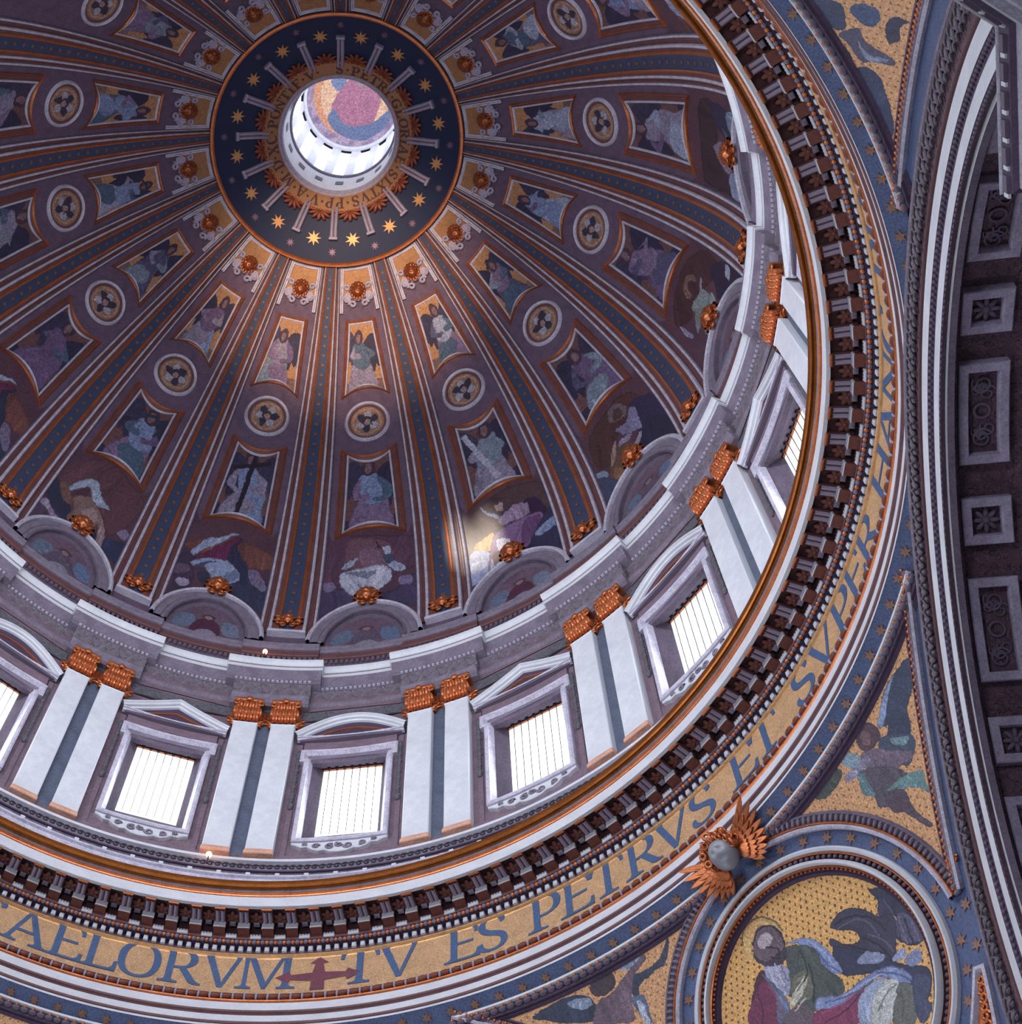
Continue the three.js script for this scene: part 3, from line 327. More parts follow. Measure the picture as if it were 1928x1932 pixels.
const lunTex = texOf(canvasOf(2048, 256, (x) => {
  for (let i = 0; i < 8; i++) {
    const ox = i * 256; x.save(); x.beginPath(); x.rect(ox, 0, 256, 256); x.clip(); x.fillStyle = '#7b6474'; x.fillRect(ox, 0, 256, 256); reseed(700 + i);
    const S = (pts, c) => { const q = pts.map((v) => v * 256); blob(x, q, c, 1, ox, 0); folds(x, q, c, 1, ox, 0, 8, 720 + i); };
    for (let j = 0; j < 26; j++) { x.fillStyle = ['rgba(130,110,130,.3)', 'rgba(90,70,90,.3)', 'rgba(110,100,110,.3)'][j % 3]; x.beginPath(); x.ellipse(ox + rnd() * 256, rnd() * 256, 10 + rnd() * 34, 14 + rnd() * 30, rnd() * 3, 0, 7); x.fill(); }
    S([0.08, 0.8, 0.18, 0.45, 0.32, 0.4, 0.36, 0.7, 0.2, 0.95], '#728499'); S([0.7, 0.4, 0.86, 0.5, 0.9, 0.85, 0.74, 0.9, 0.66, 0.6], i % 2 ? '#7d8ea0' : '#6d86a4');
    S([0.36, 0.6, 0.5, 0.4, 0.62, 0.55, 0.66, 0.95, 0.34, 0.98], i % 2 ? '#5a3048' : '#6a5f72'); S([0.44, 0.85, 0.56, 0.8, 0.62, 0.98, 0.4, 0.99], '#9a9cab');
    x.fillStyle = '#5a4450'; x.beginPath(); x.arc(ox + 128, 92, 22, 0, 7); x.fill(); x.fillStyle = '#9c8580'; x.beginPath(); x.ellipse(ox + 128, 98, 13, 16, 0, 0, 7); x.fill();
    x.restore();
  }
  speckle(x, 2048, 256, 14000, 11);
}), true, false);
mat('darkCopper', '#a35c3a', 0.4, { metalness: 0.65, map: grain });
mat('upperPicture', '#e6e2ee', 0.6, { map: upperTex }); mat('roundPicture', '#ffffff', 0.6, { map: roundTex }); mat('figurePicture', '#d9d4de', 0.55, { map: figTex }); mat('lunettePicture', '#d2ccd6', 0.6, { map: lunTex });
function subUV(g, u0, v0, u1, v1) { const a = g.attributes.uv; for (let i = 0; i < a.count; i++) a.setXY(i, u0 + (u1 - u0) * Math.min(1, Math.max(0, a.getX(i))), v0 + (v1 - v0) * Math.min(1, Math.max(0, a.getY(i)))); return g; }

// ---------------------------------------------------------------- ceiling: the dome's shell
const ceiling = structure('ceiling', 'purple stuccoed inner shell of the great ribbed dome');
mesh('dome_shell', grid((s, t) => P(-180 + 360 * s, domeR(-3.2 + 53.8 * t), domeY(-3.2 + 53.8 * t)), 192, 48, (s, t) => [s * 130, t * 34], 0), M.field, ceiling);
mesh('outer_shell', grid((s, t) => P(-180 + 360 * s, domeR(-3.2 + 53.8 * t, -0.5), domeY(-3.2 + 53.8 * t, -0.5)), 96, 24, null, 0), M.plaster, ceiling);

// names of places: sectors and ribs are counted from the red cross of the inscription
const sectorPlace = (j) => j === 0 ? 'above the red cross' : j === 8 ? 'opposite the red cross' : `${ORD[Math.abs(j)]} sector ${j > 0 ? 'right' : 'left'} of the red cross`;
const ribPlace = (k) => { const j = k - 2; return j > 0 ? `${ORD[j]} rib right of the red cross` : `${ORD[1 - j]} rib left of the red cross`; };

// gilded winged or curly head: one continuous surface with face, hair and cheeks
function headGeo(r, seed, hairy = 1) {
  const g = new THREE.SphereGeometry(r, 34, 26), p = g.attributes.position; reseed(seed);
  for (let i = 0; i < p.count; i++) {
    let x = p.getX(i) / r, y = p.getY(i) / r, z = p.getZ(i) / r; const a = Math.atan2(y, x);
    let k = 1; const hair = Math.max(0, (y > -0.3 ? 1 : 0) * (Math.hypot(x, y - 0.05) - 0.62)); k += hairy * hair * (0.45 + 0.55 * Math.sin(a * 8 + 3 * z) + 0.4 * Math.sin(z * 9 + a * 3)) + hairy * (z < 0.2 ? 0.1 * Math.sin(a * 7) : 0);
    if (z > 0) { k += 0.26 * Math.exp(-(x * x * 60 + (y + 0.05) ** 2 * 30)) + 0.12 * Math.exp(-((Math.abs(x) - 0.36) ** 2 * 26 + (y + 0.2) ** 2 * 22)) - 0.24 * Math.exp(-((Math.abs(x) - 0.27) ** 2 * 70 + (y - 0.17) ** 2 * 90)) - 0.16 * Math.exp(-(x * x * 26 + (y + 0.4) ** 2 * 240)) + 0.07 * Math.exp(-(x * x * 20 + (y + 0.62) ** 2 * 40)); }
    p.setXYZ(i, x * r * k * 0.92, y * r * k * 1.1, z * r * k * 0.8);
  }
  g.computeVertexNormals(); return strip(g);
}
// a wing of overlapping feathers in three layers, swept outwards from the shoulder, in the x-y plane
function wingGeo(span, side, n = 9) {
  const list = [];
  for (let row = 0; row < 3; row++) for (let i = 0; i < n; i++) {
    const f = i / (n - 1), a = (34 - 92 * f) * D, len = span * [1, 0.68, 0.4][row] * (1 - 0.5 * f), w = span * [0.075, 0.07, 0.075][row];
    const s = new THREE.Shape(); s.moveTo(0, -w * 0.6); s.quadraticCurveTo(len * 0.75, -w * 1.3, len, w * 0.1); s.quadraticCurveTo(len * 0.75, w * 1.1, 0, w * 0.6); s.closePath();
    const g = new THREE.ExtrudeGeometry(s, { depth: span * 0.02, bevelEnabled: true, bevelThickness: span * 0.016, bevelSize: span * 0.012, bevelSegments: 1, curveSegments: 5 });
    g.rotateX(0.25); g.rotateZ(a); g.translate(0.02 * span, (0.1 - 0.3 * f) * span, row * span * 0.05 - f * span * 0.02);
    const q = strip(g);
    if (side < 0) { q.scale(-1, 1, 1); for (const key of ['position', 'uv']) { const r = q.attributes[key].array, m = key === 'uv' ? 2 : 3; for (let k = 0; k < r.length; k += 3 * m) for (let c = 0; c < m; c++) { const t = r[k + m + c]; r[k + m + c] = r[k + 2 * m + c]; r[k + 2 * m + c] = t; } } q.computeVertexNormals(); }
    list.push(q);
  }
  return join(list);
}
// flat scroll with a thick rounded edge, along a spiral
function scrollGeo(r, turns, th, n = 26) { const pts = []; for (let i = 0; i <= n; i++) { const a = i / n * turns * Math.PI * 2, q = r * (1 - 0.75 * i / n); pts.push(V3(q * Math.cos(a), q * Math.sin(a), 0)); } return strip(new THREE.TubeGeometry(new THREE.CatmullRomCurve3(pts), n, th, 6)); }
const tubeOf = (pts, r, seg, rad = 6, closed = false) => strip(new THREE.TubeGeometry(new THREE.CatmullRomCurve3(pts, closed), seg, r, rad, closed));

// ---------------------------------------------------------------- ribs
mat('ribStar', '#94705e', 0.45, { metalness: 0.5, map: grain });
const star8 = starGeo(8, 1, 0.42, 0.1);
const ribGrid = (az0, t0, t1, prof, n = 44) => {                    // profile: [azimuth offset in degrees, height], constant over the rib's length
  const pos = [], uv = [], idx = [], m = prof.length;
  for (let i = 0; i <= n; i++) { const t = t0 + (t1 - t0) * i / n; for (let j = 0; j < m; j++) { const q = P(az0 + prof[j][0], domeR(t, prof[j][1]), domeY(t, prof[j][1])); pos.push(q.x, q.y, q.z); uv.push(prof[j][0] * 0.36, (t - t0) * 0.65); } }
  for (let i = 0; i < n; i++) for (let j = 0; j < m - 1; j++) { const a = i * m + j, b = a + 1, c = a + m, d = c + 1; idx.push(a, b, d, a, d, c); }
  return build(pos, uv, idx, 0.5);
};
const mir = (p) => p.map(([a, h]) => [-a, h]).reverse();
function makeRib(az0) {
  const root = new THREE.Group(), T0 = 1.3, T1 = 50.45;
  for (const s of [1, -1]) {
    const f = (p) => (s > 0 ? p : mir(p));
    mesh('outer_edge', ribGrid(az0, T0, T1, f([[3.95, 0.12], [4.1, 0.1], [4.2, -0.02]])), M.stoneDark, root);
    mesh('outer_moulding', ribGrid(az0, T0, T1, f([[3.56, 0.1], [3.6, 0.17], [3.76, 0.2], [3.92, 0.17], [3.95, 0.12]])), M.whiteStucco, root);
    mesh('groove', ribGrid(az0, T0, T1, f([[2.7, 0.14], [2.75, 0.08], [3.1, 0.1], [3.2, 0.14], [3.4, 0.14], [3.56, 0.1]])), M.brown, root);
    mesh('inner_moulding', ribGrid(az0, T0, T1, f([[2.2, 0.24], [2.26, 0.3], [2.45, 0.33], [2.64, 0.29], [2.7, 0.14]])), M.whiteStucco, root);
    mesh('gilded_strip', ribGrid(az0, T0, T1, f([[1.1, 0.22], [1.16, 0.29], [1.4, 0.31], [1.66, 0.28], [1.72, 0.24]])), M.copper, root);
    mesh('stone_strip', ribGrid(az0, T0, T1, f([[1.72, 0.24], [1.95, 0.25], [2.2, 0.24]])), M.brown, root);
  }
  mesh('blue_band', ribGrid(az0, T0, T1, [[-1.12, 0.25], [0, 0.25], [1.12, 0.25]]), M.blueBand, root);
  const S = domeSurf(az0), list = [];
  for (let t = 3.2; t < 49.6; t += 1.62 - t * 0.012) { const r = domeR(t); list.push(place(star8, S, 0, t, 0.26, Math.min(0.2, r * 0.0125), (t * 7) % 1)); }
  const st = mesh('gold_stars', join(list), M.ribStar, root); st.userData.kind = 'stuff';
  // gilded foot: a mask with curled leaves, and the white fillet below it
  const foot = [place(headGeo(0.34, 5), S, 0, 3.0, 0.45, 1)];
  for (const s of [-1, 1]) for (const [dx, dy, r, tn] of [[0.52, -0.25, 0.26, 1.2], [0.55, 0.2, 0.2, 1.1], [0.28, -0.55, 0.22, 1]]) { const g = scrollGeo(r, tn, 0.07); if (s < 0) g.rotateY(Math.PI); g.translate(s * dx, dy, 0.02); foot.push(place(g, S, 0, 3.0, 0.36, 1)); }
  mesh('gilded_foot', join(foot), M.copper, root);
  mesh('foot_fillet', slab(S, -2.75, 2.75, T0 - 0.35, T0, -0.05, 0.42, 0.05), M.whiteStucco, root);
  return root;
}
const rib0 = makeRib(0);
for (let k = -5; k <= 10; k++) {
  const az = (k - 2.5) * 22.5, r = rib0.clone(); r.name = numbered('dome_rib'); r.rotation.y = -az * D;
  r.userData = { label: `blue rib with gilded edges, ${ribPlace(k)}`, category: 'rib', group: 'ribs of the dome' };
  if (k > 8 || k < -4) r.userData.label = `blue gilded rib high behind the star ring, ${ribPlace(k)}`;
  scene.add(r);
}

// ---------------------------------------------------------------- the sixteen painted sectors
const S0 = domeSurf(0);
const concave = (yc, ym, w, n = 14, rev = false) => { const o = []; for (let i = 0; i <= n; i++) { const a = -1 + 2 * i / n; o.push([a * w, ym + (yc - ym) * a * a]); } return rev ? o.reverse() : o; };
const panelLoop = (yb, ymb, wb, yt, ymt, wt) => (o) => {              // o <= 0 moves every side inwards by that many metres
  const d = -o, tv = d / (RA * D), L = [], n = 12, B = [wb - d / (domeR(yb) * D), yb + tv * 1.12, ymb + tv], T = [wt - d / (domeR(yt) * D), yt - tv * (ymt === yt ? 1 : 1.12), ymt - tv];
  for (let i = 0; i < n; i++) { const a = -1 + 2 * i / n; L.push([a * B[0], B[2] + (B[1] - B[2]) * a * a]); }
  for (let i = 0; i < n; i++) L.push([B[0] + (T[0] - B[0]) * i / n, B[1] + (T[1] - B[1]) * i / n]);
  for (let i = 0; i < n; i++) { const a = 1 - 2 * i / n; L.push([a * T[0], T[2] + (T[1] - T[2]) * a * a]); }
  for (let i = 0; i < n; i++) L.push([-T[0] + (T[0] - B[0]) * i / n, T[1] + (B[1] - T[1]) * i / n]);
  return L;
};
const upL = panelLoop(34.75, 35.95, 5.95, 44.05, 44.05, 5.0), loL = panelLoop(16.5, 17.85, 5.95, 28.45, 27.5, 5.75);
const frameParts = {
  upGild: loft(upL, [[0, -0.02], [0.0, 0.1], [-0.05, 0.16], [-0.1, 0.1], [-0.12, 0.07]], S0), upBrown: loft(upL, [[-0.12, 0.07], [-0.16, 0.09], [-0.2, 0.05]], S0),
  upWhite: loft(upL, [[-0.2, 0.05], [-0.21, 0.13], [-0.25, 0.16], [-0.3, 0.12], [-0.32, 0.02], [-0.34, -0.02]], S0),
  upPic: fill(upL(-0.3), S0, 0.03, [0, 40.2]),
  loGild: loft(loL, [[0, -0.02], [0.0, 0.12], [-0.05, 0.19], [-0.1, 0.12], [-0.13, 0.07]], S0),
  loBrown: loft(loL, [[-0.13, 0.07], [-0.2, 0.1], [-0.28, 0.06], [-0.34, 0.1], [-0.4, 0.05]], S0),
  loWhite: loft(loL, [[-0.4, 0.05], [-0.42, 0.13], [-0.47, 0.16], [-0.52, 0.12], [-0.54, 0.02], [-0.56, -0.02]], S0),
  loPic: fill(loL(-0.52), S0, 0.03, [0, 22.8]),
};
const rdLoop = ellipse(0, 31.86, 5.0, 2.42, 56);
const rdRing = sweep(rdLoop, [[0.03, -0.02], [0.0, 0.1], [-0.08, 0.2], [-0.17, 0.14], [-0.2, 0.05]], S0, true), rdBand = sweep(rdLoop, [[-0.2, 0.05], [-0.34, 0.08], [-0.37, 0.02]], S0, true), rdPic = fill(rdLoop.map((q) => [q[0] * 0.76, 31.86 + (q[1] - 31.86) * 0.79]), S0, 0.03, [0, 31.86]);
// figure field between the lunette and the lower panel
const figLoop = dense([[-7.1, 0.6], [7.1, 0.6], [7.1, 17.4], ...concave(16.3, 17.8, 6.3, 14, true), [-7.1, 17.4]], true, 0.6, S0), figPic = fill(figLoop, S0, 0.025, [0, 9], [-7.5, -1, 7.5, 18], 8);
// lunette: rises from the attic ledge and stands a little proud of the dome
const lunOut = arcPts(0, -1, 8.25, 7.0, 2, 178, 40), lunIn = arcPts(0, -1, 6.2, 4.95, 0, 180, 40);
const lunRoll = sweep(lunOut, [[0.04, -0.05], [0.03, 0.42], [-0.1, 0.52], [-0.2, 0.46], [-0.22, 0.3]], S0), lunBand = sweep(lunOut, [[-0.22, 0.3], [-0.3, 0.34], [-0.62, 0.36], [-0.66, 0.3], [-0.86, 0.3]], S0);
const lunInner = sweep(lunOut, [[-0.86, 0.3], [-0.88, 0.36], [-0.98, 0.34], [-1.0, 0.12], [-1.24, 0.08], [-1.3, 0.04]], S0), lunPic = fill([...lunIn.map((q) => [q[0] * 1.02, -1 + (q[1] + 1) * 1.02]), [-6.3, -1.6], [6.3, -1.6]], S0, 0.06, [0, 0.8], [-6.2, -1, 6.2, 4]);
// cartouche at the top of a sector
const capGround = grid((s, t) => { const v = 46.6 + 3.3 * t, w = 6.3; return S0.p(-w + 2 * w * s, v, 0.05); }, 8, 6, (s, t) => [s * 2, t * 2]);
const capLoop = dense([[-7.05, 44.9], [-7.05, 50.15], [7.05, 50.15], [7.05, 44.9]], false, 0.5, S0).reverse();
const capFrame = sweep(capLoop, [[-0.02, 0.02], [-0.02, 0.14], [-0.09, 0.17], [-0.13, 0.08], [-0.17, 0.14], [-0.23, 0.14], [-0.25, 0.02]].map(([a, b]) => [a, b]), S0);
const capScroll = (() => {
  const L = [], base = (g) => place(g, S0, 0, 47.2, 0.1, 1), ell = []; for (let i = 0; i < 20; i++) { const a = i / 20 * 6.2832; ell.push(V3(0.5 * Math.cos(a), 0.05 + 0.62 * Math.sin(a), 0.03)); }
  L.push(base(tubeOf(ell, 0.1, 40, 6, true)));
  for (const s of [-1, 1]) {
    for (const [x, y, r, t, th] of [[0.72, 0.42, 0.24, 1.1, 0.09], [0.78, -0.45, 0.28, 1.2, 0.1], [0.42, -0.86, 0.26, 1.1, 0.1]]) { const g = scrollGeo(r, t, th); if (s < 0) g.rotateY(Math.PI); g.translate(s * x, y, 0.03); L.push(base(g)); }
    const w = new THREE.Shape(); w.moveTo(0, 0); w.quadraticCurveTo(0.42, 0.24, 0.52, -0.1); w.quadraticCurveTo(0.4, -0.5, 0.12, -0.62); w.quadraticCurveTo(0.2, -0.3, 0, 0);
    const g = new THREE.ExtrudeGeometry(w, { depth: 0.06, bevelEnabled: true, bevelSize: 0.04, bevelThickness: 0.05, bevelSegments: 1, curveSegments: 6 }); g.translate(0.38, -0.1, 0); if (s < 0) { g.rotateY(Math.PI); g.translate(0, 0, 0.08); } L.push(base(g));
  }
  return join(L);
})();
const capHead = place(headGeo(0.38, 3), S0, 0, 47.25, 0.26, 1), capCrown = (() => { const L = []; for (let i = 0; i < 14; i++) { const a = i / 14 * 6.2832, g = new THREE.SphereGeometry(0.13, 7, 6); g.scale(1, 1.5, 0.7); g.translate(0.44 * Math.cos(a), 0.05 + 0.54 * Math.sin(a), 0.1); L.push(place(g, S0, 0, 47.25, 0.1, 1)); } return join(L); })();
const curlRing = (r, n, cr, seed) => { reseed(seed); const L = []; for (let i = 0; i < n; i++) { const a = (-40 + 260 * i / (n - 1) + 8 * rnd()) * D, g = new THREE.TorusGeometry(cr, cr * 0.5, 5, 8); g.rotateX(rnd() * 1.2 - 0.6); g.rotateY(rnd() * 1.2 - 0.6); g.translate(r * Math.cos(a), r * 1.12 * Math.sin(a), 0.06 * rnd()); L.push(g); } return join(L); };
const lunHead = (() => { const L = [place(headGeo(0.44, 2), S0, 0, 6.3, 0.72, 1), place(curlRing(0.42, 13, 0.13, 31), S0, 0, 6.35, 0.7, 1)]; for (const s of [-1, 1]) for (const [x, y, r] of [[0.48, 0.28, 0.2], [0.5, -0.2, 0.22], [0.26, -0.52, 0.18]]) { const g = scrollGeo(r, 1.1, 0.1); if (s < 0) g.rotateY(Math.PI); g.translate(s * x, y, -0.12); L.push(place(g, S0, 0, 6.3, 0.62, 1)); } return join(L); })();
const upPics = [], loPics = [], rdPics = [], figPics = [], lunPics = [];
for (let i = 0; i < 16; i++) { upPics[i] = subUV(frameParts.upPic.clone(), i / 16, 0.5, (i + 1) / 16, 1); loPics[i] = subUV(frameParts.loPic.clone(), i / 16, 0, (i + 1) / 16, 0.5); }
for (let i = 0; i < 4; i++) rdPics[i] = subUV(rdPic.clone(), i / 4, 0, (i + 1) / 4, 1);
for (let i = 0; i < 8; i++) { figPics[i] = subUV(figPic.clone(), (i % 4) / 4, i < 4 ? 0.5 : 0, (i % 4 + 1) / 4, i < 4 ? 1 : 0.5); lunPics[i] = subUV(lunPic.clone(), i / 8, 0, (i + 1) / 8, 1); }
const FIGURE = { '-2': 'standing figure with pale blue sleeves and a scroll', '-1': 'seated woman in pale blue cloak and dark red dress', 0: 'seated figure in a wide white robe', 1: 'bare-shouldered figure in pink and violet cloth on clouds', 2: 'lilac-robed haloed figure with tawny drapery', 3: 'haloed figure in pale green robe', 4: 'grey-blue robed figure holding a staff' };
for (let j = -7; j <= 8; j++) {
  const turn = -j * 22.5 * D, ix = (j + 2 + 16) % 16, low = j >= -4 && j <= 5, where = sectorPlace(j);
  const T = (n, label, cat, g) => { const o = thing(n, label, cat, g); o.rotation.y = turn; return o; };
  const c = T('cartouche', `scrolled cartouche with gilded head, ${where}`, 'cartouche', 'cartouches below the star ring');
  mesh('gold_ground', capGround, M.goldGround, c); mesh('frame', capFrame, M.whiteStucco, c); mesh('scrollwork', capScroll, M.lilac, c); const hd = mesh('gilded_head', capHead, M.darkCopper, c); mesh('curls', capCrown, M.darkCopper, hd);
  const u = T('angel_panel', `upper framed angel mosaic, ${where}`, 'mosaic', 'upper row of framed mosaics');
  mesh('gilded_moulding', frameParts.upGild, M.copper, u); mesh('brown_band', frameParts.upBrown, M.brown, u); mesh('white_moulding', frameParts.upWhite, M.whiteStucco, u); mesh('picture', upPics[ix], M.upperPicture, u);
  const r = T('roundel', `round white-rimmed cherub mosaic, ${where}`, 'roundel', 'roundels between the framed mosaics');
  mesh('rim', rdRing, M.whiteStucco, r); mesh('inner_band', rdBand, M.brown, r); mesh('picture', rdPics[(ix * 3) % 4], M.roundPicture, r);
  if (j > -6 && j < 8) {
    const l = T('angel_panel', `lower framed angel mosaic, ${where}`, 'mosaic', 'lower row of framed mosaics');
    mesh('gilded_moulding', frameParts.loGild, M.copper, l); mesh('brown_band', frameParts.loBrown, M.brown, l); mesh('white_moulding', frameParts.loWhite, M.whiteStucco, l); mesh('picture', loPics[ix], M.upperPicture, l);
  }
  if (low) {
    const f = T('figure_mosaic', FIGURE[j] ? `mosaic of ${FIGURE[j]}` : `dim mosaic of a seated figure, ${where}`, 'mosaic', 'large figure mosaics above the lunettes'); mesh('picture', figPics[ix > 6 ? (ix % 2 ? 1 : 4) : ix], M.figurePicture, f);
    const q = T('lunette', `arched lunette with painted busts, ${where}`, 'lunette', 'lunettes along the foot of the dome');
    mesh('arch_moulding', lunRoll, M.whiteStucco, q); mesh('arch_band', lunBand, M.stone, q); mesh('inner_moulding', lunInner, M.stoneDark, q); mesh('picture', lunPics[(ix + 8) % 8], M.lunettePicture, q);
    const h = T('gilded_mask', `gilded head crowning the lunette, ${where}`, 'mask', 'gilded heads on the lunettes'); mesh('head', lunHead, M.copper, h);
  }
}

// ---------------------------------------------------------------- star ring, consoles, inscribed gold ring and lantern
const nightProf = [[7.98, 111.55], [7.4, 112.0], [6.6, 112.52], [5.6, 113.1], [4.75, 113.55]];
const starRing = structure('ceiling_001', 'midnight blue ring with gold stars round the lantern opening');
mesh('blue_ground', revolve(nightProf, -180, 180, 128, 1), M.night, starRing);
mesh('outer_moulding', revolve([[8.2, 111.3], [8.14, 111.18], [8.02, 111.2], [7.93, 111.34], [7.94, 111.6]], -180, 180, 160), M.copper, starRing);
const nightY = (r) => { for (let i = 0; i < 4; i++) { const [a, b] = [nightProf[i], nightProf[i + 1]]; if (r <= a[0] && r >= b[0]) return b[1] + (a[1] - b[1]) * (r - b[0]) / (a[0] - b[0]); } return 113; };
// cone surface: u azimuth, v radius, h downwards out of the blue ground
const coneSurf = (az0) => ({ p: (u, v, h) => P(az0 + u, v - h * 0.45, nightY(Math.max(4.75, Math.min(7.98, v))) - h * 0.9), s: (u, v) => [v * D, -1.15] });
mat('starGold', '#cf9760', 0.45, { metalness: 0.3, map: grain }); mat('starDim', '#6a5068', 0.5, { metalness: 0.3 });
for (let j = 0; j < 16; j++) {
  const s = mesh('gold_star', star8, M.starGold, starRing); putAt(s, coneSurf(j * 22.5), 0, 6.67, 0.03, 0.52, 0.2); s.scale.z *= 0.6;
  const d = mesh('violet_star', star8, M.starDim, starRing); putAt(d, coneSurf(j * 22.5 + 11.25), 0, 7.36, 0.03, 0.3, 0);
}
const conGeo = (() => { const C = coneSurf(0), L = []; for (const s of [-1, 1]) L.push(grid((a, b) => { const ang = a * Math.PI, v = 4.7 + 1.9 * b, hh = 0.05 + 0.34 * (1 - 0.6 * b); return C.p((s * 0.135 + 0.12 * Math.cos(ang)) / (v * D), v, 0.02 + hh * Math.sin(ang)); }, 6, 12)); return { strips: join(L), cap: slab({ p: C.p, s: (u, v) => [v * D, 1] }, -2.5, 2.5, 6.5, 6.66, 0, 0.3, 0.03), back: slab({ p: C.p, s: (u, v) => [v * D, 1] }, -2.2, 2.2, 4.9, 6.55, 0, 0.1, 0.02) }; })();
for (let j = 0; j < 16; j++) {
  const c = thing('console', `paired stone console on the star ring, ${j < 8 ? ORD[Math.min(8, j + 1)] + ' clockwise from the top one' : ORD[16 - j] + ' anticlockwise from the top one'}`, 'console', 'consoles radiating round the gold ring');
  c.rotation.y = (180 - 11.25 - (16 - j) * 0 + j * 22.5) * D; mesh('strips', conGeo.strips, M.lilac, c); mesh('cap', conGeo.cap, M.lilac, c); mesh('back', conGeo.back, M.stoneDark, c);
}
const goldRing = thing('inscribed_ring', 'gold ring with a dark Latin inscription round the lantern opening', 'ring');
const grProf = [[4.95, 113.5], [4.93, 113.3], [4.82, 113.24], [4.7, 113.34], [3.98, 113.95], [3.86, 113.98], [3.74, 114.12], [3.68, 114.45]];
const grSurf = { p: (u, v, h) => { const t = v, r = 4.7 - 0.72 * t, y = 113.34 + 0.61 * t; return P(u, r - h * 0.65, y - h * 0.76); }, s: () => [4.4 * D, 0.944] };
mesh('gold_face', revolve(grProf.slice(0, 5), -180, 180, 128), M.goldGround, goldRing); mesh('inner_rim', revolve(grProf.slice(4), -180, 180, 128), M.lilac, goldRing);
mesh('edge_bead', (() => { const L = []; for (let i = 0; i < 96; i++) { const g = new THREE.SphereGeometry(0.09, 6, 5); const q = P(i * 3.75, 4.86, 113.27); g.translate(q.x, q.y, q.z); L.push(g); } return join(L); })(), M.copper, goldRing).userData.kind = 'stuff';
for (let j = 0; j < 16; j++) { const C = coneSurf(j * 22.5), L = []; for (let i = 0; i <= 6; i++) { const a = -90 + i * 30, g = new THREE.SphereGeometry(0.2, 8, 6); g.scale(0.55, 1.5, 0.5); g.rotateZ(-a * D); g.translate(0.3 * Math.sin(a * D), 0.3 * Math.cos(a * D), 0.05); g.scale(1.5, 1.2, 1); L.push(place(g, C, 0, 4.98, 0.1, 1, Math.PI)); } mesh('shell', join(L), M.redBead, goldRing); }
const serif = await new FontLoader().loadAsync('fonts/droid/droid_serif_regular.typeface.json');
const serifBold = await new FontLoader().loadAsync('fonts/droid/droid_serif_bold.typeface.json');
function letterGeo(ch, size, depth, curve = 4, font = serif) {
  const shapes = font.generateShapes(ch, size); const g = new THREE.ExtrudeGeometry(shapes, { depth, bevelEnabled: false, curveSegments: curve }); g.computeBoundingBox(); const b = g.boundingBox; g.translate(-(b.min.x + b.max.x) / 2, 0, 0); return { g: strip(g), w: b.max.x - b.min.x };
}
const bendOn = (g, surf, u0, v0, kx, ky, h0, flipX = 1, flipY = 1) => { const p = g.attributes.position, q = g.clone(), o = q.attributes.position; for (let i = 0; i < p.count; i++) { const w = surf.p(u0 + flipX * p.getX(i) * kx, v0 + flipY * p.getY(i) * ky, h0 + p.getZ(i)); o.setXYZ(i, w.x, w.y, w.z); } q.computeVertexNormals(); return q; };
{
  const text = 'S·PETRI·GLORIAE·SIXTVS·PP·V·A·M·D·XC·PONTIF·V·', step = 341 / (text.length - 2.2);
  const widths = [...text].map((c) => (c === '·' ? 0.55 : c === 'I' ? 0.6 : c === 'M' ? 1.35 : 1)), total = widths.reduce((a, b) => a + b, 0); let at = 0;
  [...text].forEach((c, i) => {
    const az = 174 - (at + widths[i] / 2) * 348 / total; at += widths[i];
    const { g } = letterGeo(c, 0.8, 0.015, 3, serifBold), k = 0.86 / (4.4 * D);
    mesh('letter', bendOn(g, grSurf, az, 0.86, -k, -1.06, 0.01), M.umber, goldRing);
  });
}
const lantern = structure('wall_lantern', 'white lantern drum above the opening, bright with daylight');
